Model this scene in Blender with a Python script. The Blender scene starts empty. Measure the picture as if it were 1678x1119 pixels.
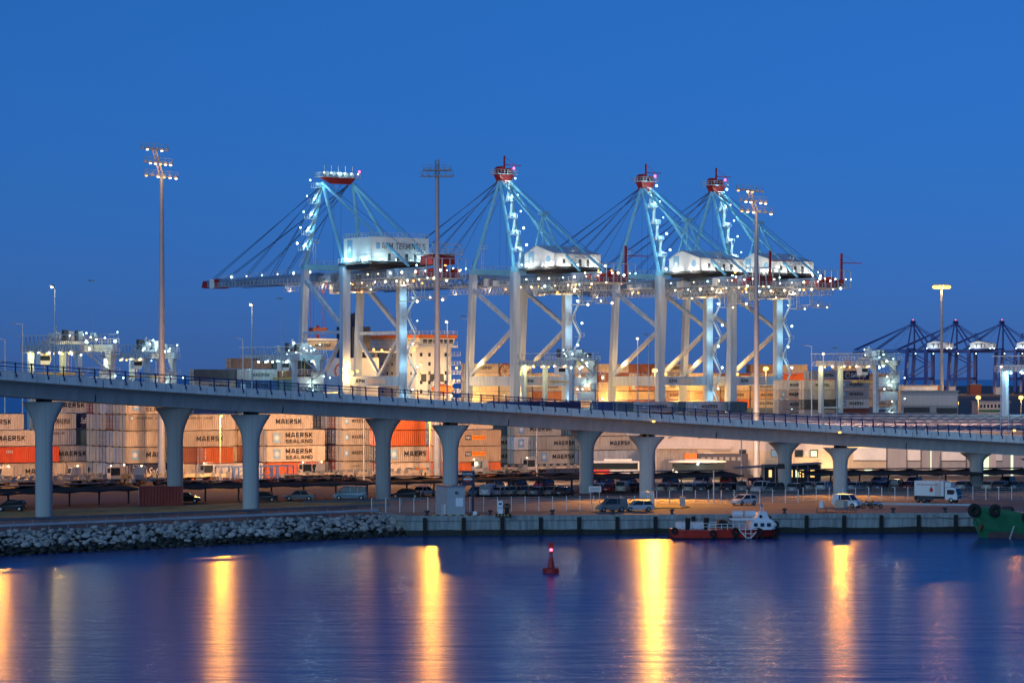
import bpy, math, random
from mathutils import Vector, Matrix
random.seed(7)
R = math.radians
scene = bpy.context.scene
# ---------------------------------------------------------------- camera
F = 4400.0          # focal length in photo pixels (photo 1678 wide)
H = 18.0            # eye height above the quay
cam_d = bpy.data.cameras.new('camera'); cam = bpy.data.objects.new('camera', cam_d)
scene.collection.objects.link(cam); scene.camera = cam
cam.location = (0, 0, H); cam.rotation_euler = (R(90), 0, 0)
cam_d.sensor_width = 36; cam_d.lens = 36 * F / 1678
cam_d.shift_y = 59.5 / 1678
cam_d.clip_start = 1; cam_d.clip_end = 40000
# ---------------------------------------------------------------- sky, sun, exposure
w = bpy.data.worlds.new('World'); scene.world = w; w.use_nodes = True
nt = w.node_tree; nt.nodes.clear()
out = nt.nodes.new('ShaderNodeOutputWorld'); bg = nt.nodes.new('ShaderNodeBackground')
sky = nt.nodes.new('ShaderNodeTexSky'); sky.sky_type = 'NISHITA'; sky.sun_disc = False
sky.sun_elevation = R(8); sky.sun_rotation = R(180 + 25); sky.altitude = 0
sky.air_density = 1.0; sky.dust_density = 0.0; sky.ozone_density = 8.0
tint = nt.nodes.new('ShaderNodeMix'); tint.data_type = 'RGBA'; tint.blend_type = 'MULTIPLY'
tint.inputs[0].default_value = 1.0
wtc = nt.nodes.new('ShaderNodeTexCoord'); wsx = nt.nodes.new('ShaderNodeSeparateXYZ'); wrp = nt.nodes.new('ShaderNodeValToRGB')
nt.links.new(wtc.outputs['Generated'], wsx.inputs[0]); nt.links.new(wsx.outputs[2], wrp.inputs[0]); nt.links.new(wrp.outputs[0], tint.inputs[7])
wrp.color_ramp.elements[0].position = 0.0; wrp.color_ramp.elements[0].color = (0.30, 0.49, 1.32, 1)
wrp.color_ramp.elements[1].position = 0.14; wrp.color_ramp.elements[1].color = (0.85, 0.76, 1.04, 1)
wel = wrp.color_ramp.elements.new(0.07); wel.color = (0.57, 0.64, 1.10, 1)
nt.links.new(sky.outputs[0], tint.inputs[6]); nt.links.new(tint.outputs[2], bg.inputs[0])
bg.inputs[1].default_value = 0.10
nt.links.new(bg.outputs[0], out.inputs[0])
sd = bpy.data.lights.new('sun', 'SUN'); sun = bpy.data.objects.new('sun', sd); scene.collection.objects.link(sun)
sd.energy = 1.2; sd.angle = R(60); sd.color = (0.50, 0.80, 1.0)     # afterglow in the west, behind the camera
sun.rotation_euler = (R(72), 0, R(-25))
scene.view_settings.view_transform = 'Standard'; scene.view_settings.look = 'None'
scene.view_settings.exposure = 0.0; scene.view_settings.gamma = 1.0
cy = scene.cycles
try:
    cy.max_bounces = 5; cy.diffuse_bounces = 2; cy.glossy_bounces = 3; cy.transmission_bounces = 3
    cy.sample_clamp_indirect = 2.0; cy.sample_clamp_direct = 0; cy.use_denoising = True
    cy.use_light_tree = True; cy.caustics_reflective = False; cy.caustics_refractive = False
    cy.blur_glossy = 1.0
except Exception: pass
# ---------------------------------------------------------------- helpers
AL = R(35); U = Vector((math.cos(AL), math.sin(AL), 0)); V = Vector((-math.sin(AL), math.cos(AL), 0))
def Yg(y, z=0.0): return F * (H - z) / (y - 619.0)          # depth of a point at height z seen at row y
def at(px, Y, z=0.0): return Vector(((px - 839.0) * Y / F, Y, z))
def G(px, py): return at(px, Yg(py))
def zz(py, Y): return H - (py - 619.0) * Y / F
col = scene.collection
def tag(o, label=None, cat=None, group=None, kind=None):
    if label: o['label'] = label
    if cat: o['category'] = cat
    if group: o['group'] = group
    if kind: o['kind'] = kind
    return o
def thing(name, label, cat, loc=(0, 0, 0), rz=0.0, group=None):
    o = bpy.data.objects.new(name, None); col.objects.link(o); o.empty_display_size = 0.5
    o.location = loc; o.rotation_euler = (0, 0, rz)
    return tag(o, label, cat, group)
class MB:
    def __init__(s): s.v = []; s.f = []; s.m = []
    def add(s, vs, fs, m=0):
        b = len(s.v); s.v += [tuple(v) for v in vs]; s.f += [tuple(i + b for i in f) for f in fs]; s.m += [m] * len(fs); return s
    def box(s, x0, x1, y0, y1, z0, z1, m=0):
        return s.add([(x0,y0,z0),(x1,y0,z0),(x1,y1,z0),(x0,y1,z0),(x0,y0,z1),(x1,y0,z1),(x1,y1,z1),(x0,y1,z1)],
            [(0,3,2,1),(4,5,6,7),(0,1,5,4),(1,2,6,5),(2,3,7,6),(3,0,4,7)], m)
    def cbox(s, c, d, m=0):
        return s.box(c[0]-d[0]/2, c[0]+d[0]/2, c[1]-d[1]/2, c[1]+d[1]/2, c[2]-d[2]/2, c[2]+d[2]/2, m)
    def beam(s, a, b, w, h=None, w2=None, h2=None, m=0):
        a = Vector(a); b = Vector(b); h = h or w; w2 = w2 or w; h2 = h2 or h
        d = (b - a)
        if d.length < 1e-6: return s
        d.normalize(); up = Vector((0, 0, 1)) if abs(d.z) < 0.98 else Vector((0, 1, 0))
        r = d.cross(up).normalized(); t = r.cross(d).normalized()
        vs = []
        for p, ww, hh in ((a, w, h), (b, w2, h2)):
            for sx, sy in ((-1,-1),(1,-1),(1,1),(-1,1)): vs.append(p + r*sx*ww/2 + t*sy*hh/2)
        return s.add(vs, [(0,1,2,3),(7,6,5,4),(0,4,5,1),(1,5,6,2),(2,6,7,3),(3,7,4,0)], m)
    def tube(s, a, b, r0, r1=None, n=8, m=0, caps=True):
        a = Vector(a); b = Vector(b); r1 = r0 if r1 is None else r1
        d = (b - a).normalized(); up = Vector((0, 0, 1)) if abs(d.z) < 0.98 else Vector((0, 1, 0))
        r = d.cross(up).normalized(); t = r.cross(d).normalized(); vs = []
        for p, rr in ((a, r0), (b, r1)):
            for i in range(n):
                q = 2*math.pi*i/n; vs.append(p + r*math.cos(q)*rr + t*math.sin(q)*rr)
        fs = [(i, (i+1) % n, n+(i+1) % n, n+i) for i in range(n)]
        if caps: fs += [tuple(range(n-1, -1, -1)), tuple(range(n, 2*n))]
        return s.add(vs, fs, m)
    def path(s, pts, r, n=5, m=0):
        for i in range(len(pts)-1): s.tube(pts[i], pts[i+1], r, r, n, m, caps=False)
        return s
    def lathe(s, c, prof, n=12, m=0):
        c = Vector(c); vs = []
        for r, z in prof:
            for i in range(n):
                q = 2*math.pi*i/n; vs.append(c + Vector((math.cos(q)*r, math.sin(q)*r, z)))
        fs = []
        for k in range(len(prof)-1):
            for i in range(n): fs.append((k*n+i, k*n+(i+1) % n, (k+1)*n+(i+1) % n, (k+1)*n+i))
        fs += [tuple(range(n-1, -1, -1)), tuple(range((len(prof)-1)*n, len(prof)*n))]
        return s.add(vs, fs, m)
    def ball(s, c, r, n=8, m=0, sz=1.0):
        return s.lathe(c, [(max(0.02*r, r*math.sin(math.pi*k/6)), -r*sz*math.cos(math.pi*k/6)) for k in range(7)], n, m)
    def torus(s, c, Rr, r, axis='y', n=16, k=8, m=0):
        vs = []; c = Vector(c)
        for i in range(n):
            q = 2*math.pi*i/n
            for j in range(k):
                p = 2*math.pi*j/k; rr = Rr + r*math.cos(p); a_, b_, h_ = rr*math.cos(q), rr*math.sin(q), r*math.sin(p)
                vs.append(c + (Vector((a_, h_, b_)) if axis == 'y' else Vector((h_, a_, b_)) if axis == 'x' else Vector((a_, b_, h_))))
        fs = [(i*k+j, ((i+1) % n)*k+j, ((i+1) % n)*k+(j+1) % k, i*k+(j+1) % k) for i in range(n) for j in range(k)]
        return s.add(vs, fs, m)
    def prism(s, poly, z0, z1, m=0):
        n = len(poly)
        vs = [(p[0], p[1], z0) for p in poly] + [(p[0], p[1], z1) for p in poly]
        return s.add(vs, [tuple(range(n-1, -1, -1)), tuple(range(n, 2*n))] + [(i, (i+1) % n, n+(i+1) % n, n+i) for i in range(n)], m)
    def profile(s, pts, y0, y1, m=0):            # side outline (x,z[,narrow]) extruded along y
        n = len(pts); g = lambda p: p[2] if len(p) > 2 else 0.0
        vs = [(p[0], y0+g(p), p[1]) for p in pts] + [(p[0], y1-g(p), p[1]) for p in pts]
        return s.add(vs, [tuple(range(n)), tuple(range(2*n-1, n-1, -1))] + [((i+1) % n, i, n+i, n+(i+1) % n) for i in range(n)], m)
    def rail(s, a, b, h=1.1, step=2.0, r=0.04, m=0, mid=True):
        a = Vector(a); b = Vector(b); n = max(1, int((b-a).length/step)); up = Vector((0, 0, h))
        for i in range(n+1):
            p = a.lerp(b, i/n); s.beam(p, p+up, r*2, m=m)
        s.beam(a+up, b+up, r*2, m=m)
        if mid: s.beam(a+up*0.5, b+up*0.5, r*1.6, m=m)
        return s
    def mesh(s, name, mats):
        me = bpy.data.meshes.new(name); me.from_pydata(s.v, [], s.f)
        for m in (mats if isinstance(mats, (list, tuple)) else [mats]): me.materials.append(m)
        for p, mi in zip(me.polygons, s.m): p.material_index = mi
        me.update(); return me
    def build(s, name, mats, parent=None, smooth=False, loc=None, rz=0.0):
        import bmesh
        me = s.mesh(name, mats)
        bm = bmesh.new(); bm.from_mesh(me); bmesh.ops.recalc_face_normals(bm, faces=bm.faces); bm.to_mesh(me); bm.free()
        if smooth:
            for p in me.polygons: p.use_smooth = True
            try: me.set_sharp_from_angle(angle=R(40))
            except Exception: pass
        return put(name, me, parent, loc, rz)
def put(name, me, parent=None, loc=None, rz=0.0):
    o = bpy.data.objects.new(name, me); col.objects.link(o)
    if parent: o.parent = parent
    if loc is not None: o.location = loc
    if rz: o.rotation_euler = (0, 0, rz)
    return o
KIDS = {}
def copy_tree(o, parent=None):
    c = o.copy(); col.objects.link(c)
    if parent: c.parent = parent
    if o.name not in KIDS: KIDS[o.name] = [x for x in bpy.data.objects if x.parent == o]
    for ch in KIDS[o.name]: copy_tree(ch, c)
    return c
# ---------------------------------------------------------------- materials
def nodes(name):
    m = bpy.data.materials.new(name); m.use_nodes = True
    return m, m.node_tree, m.node_tree.nodes['Principled BSDF']
def mat(name, c, rough=0.6, metal=0.0, var=0.18, scale=0.6, bump=0.0, spec=0.4, streak=False):
    m, t, b = nodes(name)
    b.inputs['Roughness'].default_value = rough; b.inputs['Metallic'].default_value = metal
    try: b.inputs['Specular IOR Level'].default_value = spec
    except Exception: pass
    tc = t.nodes.new('ShaderNodeTexCoord'); mp = t.nodes.new('ShaderNodeMapping'); t.links.new(tc.outputs['Object'], mp.inputs[0])
    if streak: mp.inputs['Scale'].default_value = (2.2, 2.2, 0.25)
    n = t.nodes.new('ShaderNodeTexNoise'); n.inputs['Scale'].default_value = scale; n.inputs['Detail'].default_value = 6
    n.inputs['Roughness'].default_value = 0.65
    t.links.new(mp.outputs[0], n.inputs['Vector'])
    r = t.nodes.new('ShaderNodeValToRGB'); t.links.new(n.outputs[0], r.inputs[0])
    r.color_ramp.elements[0].position = 0.3; r.color_ramp.elements[1].position = 0.7
    lo = [x*(1-var) for x in c]; hi = [min(1, x*(1+var*0.6)) for x in c]
    r.color_ramp.elements[0].color = (*lo, 1); r.color_ramp.elements[1].color = (*hi, 1)
    t.links.new(r.outputs[0], b.inputs['Base Color'])
    if bump:
        bn = t.nodes.new('ShaderNodeBump'); bn.inputs['Strength'].default_value = bump; bn.inputs['Distance'].default_value = 0.1
        n2 = t.nodes.new('ShaderNodeTexNoise'); n2.inputs['Scale'].default_value = scale*6; n2.inputs['Detail'].default_value = 4
        t.links.new(tc.outputs['Object'], n2.inputs['Vector'])
        t.links.new(n2.outputs[0], bn.inputs['Height']); t.links.new(bn.outputs[0], b.inputs['Normal'])
    return m
def emit(name, c, s, sample=False):
    m, t, b = nodes(name)
    b.inputs['Base Color'].default_value = (0.02, 0.02, 0.02, 1)
    b.inputs['Emission Color'].default_value = (*c, 1); b.inputs['Emission Strength'].default_value = s
    if not sample: m.cycles.emission_sampling = 'NONE'
    return m
def painted():                                # container paint: colour from the object, with grime and rust
    m, t, b = nodes('container_paint'); b.inputs['Roughness'].default_value = 0.55
    oi = t.nodes.new('ShaderNodeObjectInfo'); tc = t.nodes.new('ShaderNodeTexCoord'); mp = t.nodes.new('ShaderNodeMapping')
    mp.inputs['Scale'].default_value = (1.0, 1.0, 0.22)
    t.links.new(tc.outputs['Object'], mp.inputs[0])
    ad = t.nodes.new('ShaderNodeVectorMath'); ad.operation = 'ADD'; t.links.new(mp.outputs[0], ad.inputs[0])
    ml = t.nodes.new('ShaderNodeMath'); ml.operation = 'MULTIPLY'; ml.inputs[1].default_value = 90; t.links.new(oi.outputs['Random'], ml.inputs[0])
    t.links.new(ml.outputs[0], ad.inputs[1])
    n = t.nodes.new('ShaderNodeTexNoise'); n.inputs['Scale'].default_value = 1.3; n.inputs['Detail'].default_value = 7; n.inputs['Roughness'].default_value = 0.7
    t.links.new(ad.outputs[0], n.inputs['Vector'])
    r = t.nodes.new('ShaderNodeValToRGB'); t.links.new(n.outputs[0], r.inputs[0])
    r.color_ramp.elements[0].position = 0.28; r.color_ramp.elements[0].color = (0.66, 0.60, 0.56, 1)
    r.color_ramp.elements[1].position = 0.6; r.color_ramp.elements[1].color = (1, 1, 1, 1)
    mx = t.nodes.new('ShaderNodeMix'); mx.data_type = 'RGBA'; mx.blend_type = 'MULTIPLY'; mx.inputs[0].default_value = 1
    t.links.new(oi.outputs['Color'], mx.inputs[6]); t.links.new(r.outputs[0], mx.inputs[7])
    t.links.new(mx.outputs[2], b.inputs['Base Color'])
    return m
M = {}
M['container'] = painted()
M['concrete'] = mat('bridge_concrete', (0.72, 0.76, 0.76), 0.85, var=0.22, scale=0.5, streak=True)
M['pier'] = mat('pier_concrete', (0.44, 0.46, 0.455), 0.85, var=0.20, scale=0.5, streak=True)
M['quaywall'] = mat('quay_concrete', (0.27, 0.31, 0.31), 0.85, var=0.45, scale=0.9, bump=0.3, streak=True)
M['tidal'] = mat('wet_weed_band', (0.022, 0.026, 0.02), 0.5, var=0.5, scale=2)
M['asphalt'] = mat('apron_asphalt', (0.17, 0.15, 0.14), 0.9, var=0.3, scale=0.08, bump=0.1)
M['yard'] = mat('yard_asphalt', (0.10, 0.09, 0.085), 0.9, var=0.3, scale=0.06)
M['road'] = mat('road_asphalt', (0.075, 0.075, 0.08), 0.9, var=0.2, scale=0.1)
M['drygrass'] = mat('dry_verge', (0.52, 0.35, 0.12), 0.95, var=0.5, scale=0.35, bump=0.3)
M['kerb'] = mat('kerb_stone', (0.42, 0.40, 0.36), 0.8)
M['rock'] = mat('armour_rock', (0.36, 0.36, 0.35), 0.9, var=0.55, scale=0.5, bump=0.4)
M['navyrail'] = mat('navy_railing_paint', (0.025, 0.04, 0.14), 0.45)
M['galv'] = mat('galvanised_steel', (0.50, 0.55, 0.60), 0.5)
M['galvdark'] = mat('weathered_steel', (0.20, 0.22, 0.25), 0.55, metal=0.2)
M['white'] = mat('white_paint', (0.72, 0.72, 0.70), 0.5, var=0.1)
M['mast'] = mat('mast_grey', (0.27, 0.30, 0.36), 0.5, metal=0.2, var=0.1)
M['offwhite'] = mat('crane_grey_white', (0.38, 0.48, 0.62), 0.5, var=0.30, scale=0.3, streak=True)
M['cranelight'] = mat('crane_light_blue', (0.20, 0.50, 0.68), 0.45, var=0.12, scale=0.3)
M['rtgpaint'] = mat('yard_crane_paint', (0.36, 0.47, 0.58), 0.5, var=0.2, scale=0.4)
M['craneblue'] = mat('crane_mid_blue', (0.15, 0.23, 0.36), 0.5, var=0.12)
M['cable'] = mat('stay_cable', (0.05, 0.07, 0.12), 0.5)
M['red'] = mat('signal_red', (0.30, 0.02, 0.018), 0.5)
M['dark'] = mat('dark_metal', (0.045, 0.05, 0.06), 0.6)
M['black'] = mat('black_rubber', (0.014, 0.014, 0.016), 0.8)
M['letter'] = mat('dark_lettering', (0.018, 0.025, 0.045), 0.6)
M['wletter'] = mat('white_lettering', (0.75, 0.75, 0.72), 0.6)
M['logoblue'] = mat('logo_blue', (0.22, 0.42, 0.60), 0.6)
M['orangepanel'] = mat('logo_orange', (0.85, 0.30, 0.02), 0.6)
M['redletter'] = mat('red_lettering', (0.5, 0.03, 0.02), 0.6)
M['navy'] = mat('navy_paint', (0.012, 0.02, 0.06), 0.5)
M['yellow'] = mat('yellow_paint', (0.50, 0.33, 0.08), 0.5)
M['orange'] = mat('orange_paint', (0.72, 0.17, 0.02), 0.5)
M['blueframe'] = mat('blue_frame_paint', (0.09, 0.17, 0.42), 0.5)
M['canvas'] = mat('shade_cloth', (0.022, 0.028, 0.022), 0.9, var=0.3)
M['canopytop'] = mat('canopy_sheet', (0.16, 0.20, 0.23), 0.75, var=0.15)
M['brown'] = mat('rust_red_steel', (0.20, 0.05, 0.03), 0.7)
M['clad'] = mat('pale_cladding', (0.56, 0.50, 0.47), 0.7, var=0.12, streak=True)
M['cladgrey'] = mat('grey_cladding', (0.34, 0.34, 0.36), 0.7, var=0.14, streak=True)
M['cladrust'] = mat('stained_cladding', (0.36, 0.32, 0.28), 0.8, var=0.4, scale=1.5, streak=True)
M['beige'] = mat('beige_render', (0.52, 0.43, 0.33), 0.8, var=0.1)
M['roof'] = mat('roof_sheet', (0.50, 0.43, 0.43), 0.7, var=0.12, scale=0.1)
M['houseroof'] = mat('machine_house_roof', (0.45, 0.52, 0.62), 0.6)
M['shiphull'] = mat('ship_hull_blue', (0.05, 0.10, 0.20), 0.5)
M['shipgreen'] = mat('tug_green', (0.012, 0.13, 0.06), 0.4, var=0.25)
M['tugbottom'] = mat('tug_worn_bottom', (0.07, 0.05, 0.055), 0.7, var=0.4)
M['boatred'] = mat('boat_red', (0.42, 0.03, 0.02), 0.4, var=0.2)
M['boatwhite'] = mat('boat_white', (0.70, 0.74, 0.78), 0.35, var=0.06)
M['kiosk'] = mat('kiosk_grey', (0.34, 0.37, 0.40), 0.6, var=0.08)
M['ttilegs'] = mat('dark_crane_paint', (0.035, 0.06, 0.24), 0.5)
M['glass'], _t, _b = nodes('dark_glass'); _b.inputs['Base Color'].default_value = (0.02, 0.03, 0.04, 1); _b.inputs['Roughness'].default_value = 0.08
M['chrome'] = mat('wheel_alloy', (0.45, 0.45, 0.45), 0.3, metal=0.7)
WARM = (1.0, 0.52, 0.16); SODIUM = (1.0, 0.50, 0.13); PEACH = (1.0, 0.52, 0.24); COOL = (0.50, 0.92, 1.0); WHITEL = (1.0, 0.85, 0.62); GREENW = (0.72, 1.0, 0.86)
E = {'warm': emit('lit_sodium_lamp', (1.0, 0.50, 0.11), 3.2), 'cool': emit('lit_white_lamp', (0.62, 0.95, 1.0), 7),
     'white': emit('lit_warm_white_lamp', (1.0, 0.80, 0.48), 6), 'red': emit('lit_red_lamp', (1.0, 0.05, 0.12), 14),
     'window': emit('lit_window', (0.85, 1.0, 0.62), 1.3), 'winwarm': emit('lit_room', (1.0, 0.62, 0.22), 1.6),
     'tail': emit('car_tail_lamp', (1.0, 0.03, 0.02), 6)}
LIGHTK = 0.56
def plight(loc, power, c, parent=None, r=0.35, spot=None, aim=None):
    d = bpy.data.lights.new('lamp_light', 'SPOT' if spot else 'POINT'); d.energy = power*LIGHTK; d.color = c; d.shadow_soft_size = r
    o = bpy.data.objects.new('lamp_light', d); col.objects.link(o); o.location = loc
    if spot:
        d.spot_size = R(spot); d.spot_blend = 0.6
        o.rotation_euler = (Vector(aim) - Vector(loc)).to_track_quat('-Z', 'Y').to_euler()
    if parent: o.parent = parent
    return o
TX = {}
def text_mesh(s, size, m, ext=0.0, spacing=1.0, bold=0.0, shear=0.0, key=''):
    k = (s, size, m.name, ext, spacing, bold, shear)
    if k in TX: return TX[k]
    c = bpy.data.curves.new('t', 'FONT'); c.body = s; c.size = size; c.space_character = spacing; c.offset = bold; c.shear = shear
    c.resolution_u = 2; c.align_x = 'LEFT'; c.extrude = ext
    o = bpy.data.objects.new('t', c); col.objects.link(o)
    dg = bpy.context.evaluated_depsgraph_get(); me = bpy.data.meshes.new_from_object(o.evaluated_get(dg))
    bpy.data.objects.remove(o); me.name = 'lettering'; me.materials.clear(); me.materials.append(m)
    TX[k] = me; return me
SF = {'A':(.95,[((0,0),(.36,1)),((.36,1),(.59,1)),((.95,0),(.59,1)),((.18,.30),(.77,.30))]),'M':(1.05,[((.08,0),(.08,1)),((.97,0),(.97,1)),((.12,1),(.525,.25)),((.93,1),(.525,.25))]),
 'E':(.75,[((.09,0),(.09,1)),((.09,.92),(.75,.92)),((.09,.5),(.68,.5)),((.09,.08),(.75,.08))]),'R':(.82,[((.09,0),(.09,1)),((.09,.92),(.66,.92)),((.70,.95),(.70,.48)),((.66,.48),(.09,.48)),((.42,.48),(.80,0))]),
 'S':(.80,[((.76,.92),(.10,.92)),((.10,.95),(.10,.50)),((.06,.5),(.74,.5)),((.70,.5),(.70,.05)),((.70,.08),(.04,.08))]),'K':(.82,[((.09,0),(.09,1)),((.09,.5),(.36,.5)),((.34,.48),(.76,1)),((.34,.52),(.80,0))]),
 'L':(.70,[((.09,0),(.09,1)),((.09,.08),(.70,.08))]),'N':(.90,[((.09,0),(.09,1)),((.81,0),(.81,1)),((.10,1),(.80,0))]),'D':(.85,[((.09,0),(.09,1)),((.09,.92),(.60,.92)),((.58,.93),(.76,.70)),((.76,.72),(.76,.28)),((.76,.30),(.58,.07)),((.60,.08),(.09,.08))]),
 'P':(.80,[((.09,0),(.09,1)),((.09,.92),(.68,.92)),((.70,.95),(.70,.42)),((.70,.45),(.09,.45))]),'T':(.80,[((.40,0),(.40,1)),((0,.92),(.80,.92))]),'I':(.18,[((.09,0),(.09,1))]),'V':(.90,[((0,1),(.42,0)),((.90,1),(.48,0))]),
 'O':(.90,[((.09,.05),(.09,.95)),((.81,.05),(.81,.95)),((.09,.92),(.81,.92)),((.09,.08),(.81,.08))]),'G':(.85,[((.80,.92),(.09,.92)),((.09,.95),(.09,.05)),((.09,.08),(.78,.08)),((.76,.05),(.76,.5)),((.76,.5),(.45,.5))]),
 '6':(.8,[((.76,.92),(.09,.92)),((.09,.95),(.09,.05)),((.09,.08),(.72,.08)),((.72,.05),(.72,.52)),((.72,.52),(.09,.52))]),' ':(.45,[])}
def stroke_text(s, x0, x1, z0, z1, m, flip=None, wgt=.27):
    tot = sum(SF[ch][0] for ch in s) + .22*(len(s)-1); k = (x1-x0)/tot; h = z1-z0; mb = MB(); cx = 0.0; j = 0
    for ch in s:
        wd, st = SF[ch]
        for (a, b) in st:
            A = Vector(((a[0]+cx)*k, a[1]*h)); B = Vector(((b[0]+cx)*k, b[1]*h)); d = (B-A).normalized(); n = Vector((-d.y, d.x))*(wgt if len(s) < 8 else .19)*min(k, h)*.5
            P = [A+n, A-n, B-n, B+n]; e = (j % 4)*.002; j += 1
            P = [Vector((min(max(p.x, cx*k), (cx+wd)*k), min(max(p.y, 0), h))) for p in P]
            mb.add([(x0+p.x, -e, z0+p.y) if flip is None else (flip-e, -(x0+p.x), z0+p.y) for p in P], [(0,1,2,3)])
        cx += wd+.22
    return mb.mesh('lettering', m)
def fit_text(s, x0, x1, z0, z1, m, bold=0.0, shear=0.0, flip=None):
    """letters laid on a wall plane: local x along the wall, z up; returned as mesh with verts in that frame (y=0)"""
    if all(ch in SF for ch in s) and len(s) > 1:
        return stroke_text(s, x0, x1, z0, z1, m, flip)
    k = ('fit', s, round(x0,2), round(x1,2), round(z0,2), round(z1,2), m.name, bold, shear, flip)
    if k in TX: return TX[k]
    me = text_mesh(s, 1.0, m, bold=bold, shear=shear).copy()
    xs = [v.co.x for v in me.vertices]; ys = [v.co.y for v in me.vertices]
    ax, bx, ay, by = min(xs), max(xs), min(ys), max(ys)
    for v in me.vertices:
        x = x0 + (v.co.x-ax)/(bx-ax)*(x1-x0); z = z0 + (v.co.y-ay)/(by-ay)*(z1-z0)
        v.co = (x, 0, z) if flip is None else (flip, -x, z)
    me.update(); TX[k] = me; return me
def star(mb, cx, cz, r, y, m, n=7, flip=None):
    pts = []
    for i in range(n*2):
        q = math.pi/2 + math.pi*i/n; rr = r if i % 2 == 0 else r*0.42
        pts.append((cx+math.cos(q)*rr, cz+math.sin(q)*rr))
    vs = [(p[0], y, p[1]) for p in pts] if flip is None else [(y, -p[0], p[1]) for p in pts]
    mb.add(vs, [tuple(range(len(vs)))], m)
# ================================================================ SETTING: water, land, roads
def sheet(name, poly, z, m, kind='structure', skirt=None, skirtmat=None):
    mb = MB(); n = len(poly)
    mb.add([(p[0], p[1], z) for p in poly], [tuple(range(n))], 0)
    if skirt is not None:
        for i in range(n):
            a = poly[i]; b = poly[(i+1) % n]
            mb.add([(a[0],a[1],z),(b[0],b[1],z),(b[0],b[1],skirt),(a[0],a[1],skirt)], [(0,1,2,3)], 1)
    o = mb.build(name, [m, skirtmat or m]); return tag(o, kind=kind)
WZ = -2.5
def water_material():
    m, t, b = nodes('harbour_water')
    b.inputs['Base Color'].default_value = (0.003, 0.050, 0.215, 1); b.inputs['Roughness'].default_value = 0.24
    b.inputs['IOR'].default_value = 1.33; b.inputs['Specular IOR Level'].default_value = 0.28
    tc = t.nodes.new('ShaderNodeTexCoord')
    hs = []
    for sc, (sx, sy), dist in ((1.0, (0.13, 0.50), 1), (1.0, (0.04, 0.12), 1), (1.0, (0.9, 2.6), 1)):
        mp = t.nodes.new('ShaderNodeMapping'); mp.inputs['Scale'].default_value = (sx, sy, 1); mp.inputs['Rotation'].default_value = (0, 0, R(6))
        t.links.new(tc.outputs['Object'], mp.inputs[0])
        n = t.nodes.new('ShaderNodeTexNoise'); n.inputs['Scale'].default_value = 1.0; n.inputs['Detail'].default_value = 5; n.inputs['Roughness'].default_value = 0.6
        t.links.new(mp.outputs[0], n.inputs['Vector']); hs.append(n)
    a = t.nodes.new('ShaderNodeMath'); a.operation = 'MULTIPLY_ADD'; a.inputs[1].default_value = 1.4
    a2 = t.nodes.new('ShaderNodeMath'); a2.operation = 'MULTIPLY_ADD'; a2.inputs[1].default_value = 0.10
    t.links.new(hs[2].outputs[0], a2.inputs[0]); t.links.new(hs[0].outputs[0], a2.inputs[2])
    t.links.new(hs[1].outputs[0], a.inputs[0]); t.links.new(a2.outputs[0], a.inputs[2])
    bp = t.nodes.new('ShaderNodeBump'); bp.inputs['Strength'].default_value = 0.55; bp.inputs['Distance'].default_value = 0.22
    t.links.new(a.outputs[0], bp.inputs['Height']); t.links.new(bp.outputs[0], b.inputs['Normal'])
    return m
tag(MB().add([(-9000,-300,WZ),(9000,-300,WZ),(9000,30000,WZ),(-9000,30000,WZ)], [(0,1,2,3)]).build('water', water_material()), kind='structure')
C2 = Vector((8.7, 800, 0))
def CR(t, b=0.0): return C2 + U*t + V*b          # point in the big crane row: along the quay, towards the ship berth
q = lambda p: (p[0], p[1])
RAILA = Vector((-60, 316, 0)); RAILB = Vector((-17.6, 353.5, 0))
rd = (RAILB-RAILA).normalized(); rn = Vector((rd.y, -rd.x, 0))            # towards the water
CRA = RAILA - rd*90 + rn*1.3; CRB = RAILB + rn*1.0
Q0 = G(609, 838.3); Q1 = G(667, 846.3); Q2 = G(1678, 840.3); qd = (Q2-Q1).normalized()
Q3 = Q1 + qd*330
land = [q(CRA), q(CRB), q(Q0), q(Q1), q(Q3), (2600, 300), (2600, 6000), (150, 6000), (150, 2960), (180, 1000)] + [q(CR(150, 29)), q(CR(-520, 29)), (-480, 200)]
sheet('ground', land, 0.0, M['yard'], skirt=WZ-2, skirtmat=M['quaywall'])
qn = Vector((-qd.y, qd.x, 0))
sheet('quay_apron', [q(Q1+qd*0.3+qn*0.4), q(Q3+qn*0.4), q(Q3+qn*40), q(G(1316, 803)), q(G(1085, 812)), q(G(620, 822)), q(G(613, 838))], 0.006, M['asphalt'])
sheet('parking_road', [q(RAILA-rd*40-rn*1.5), q(RAILB-rn*1.0), q(G(640, 826)), q(G(1070, 808)), q(G(1320, 800)), q(G(1678, 797)), q(G(1790, 782)), q(G(1300, 783)), q(G(640, 797)), q(G(-60, 815))], 0.010, M['road'])
sheet('dry_verge', [q(RAILA-rd*40-rn*11), q(G(0, 848)), q(G(300, 839)), q(G(440, 834.5)), q(G(560, 829)), q(G(640, 823)), q(G(560, 820)), q(G(420, 823)), q(G(270, 829)), q(G(0, 838)), q(RAILA-rd*40-rn*20)], 0.014, M['drygrass'])
sheet('quay_road', [q(G(-60, 856)), q(G(300, 845)), q(G(600, 833)), q(G(600, 836)), q(G(300, 849)), q(G(-60, 862))], 0.018, M['asphalt'])
def strip(a, b, w, z, m, name):
    d = (b-a).normalized(); n = Vector((-d.y, d.x, 0))*w/2
    mb = MB(); mb.add([a-n+Vector((0,0,z)), b-n+Vector((0,0,z)), b+n+Vector((0,0,z)), a+n+Vector((0,0,z))], [(0,1,2,3)])
    return mb
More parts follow.
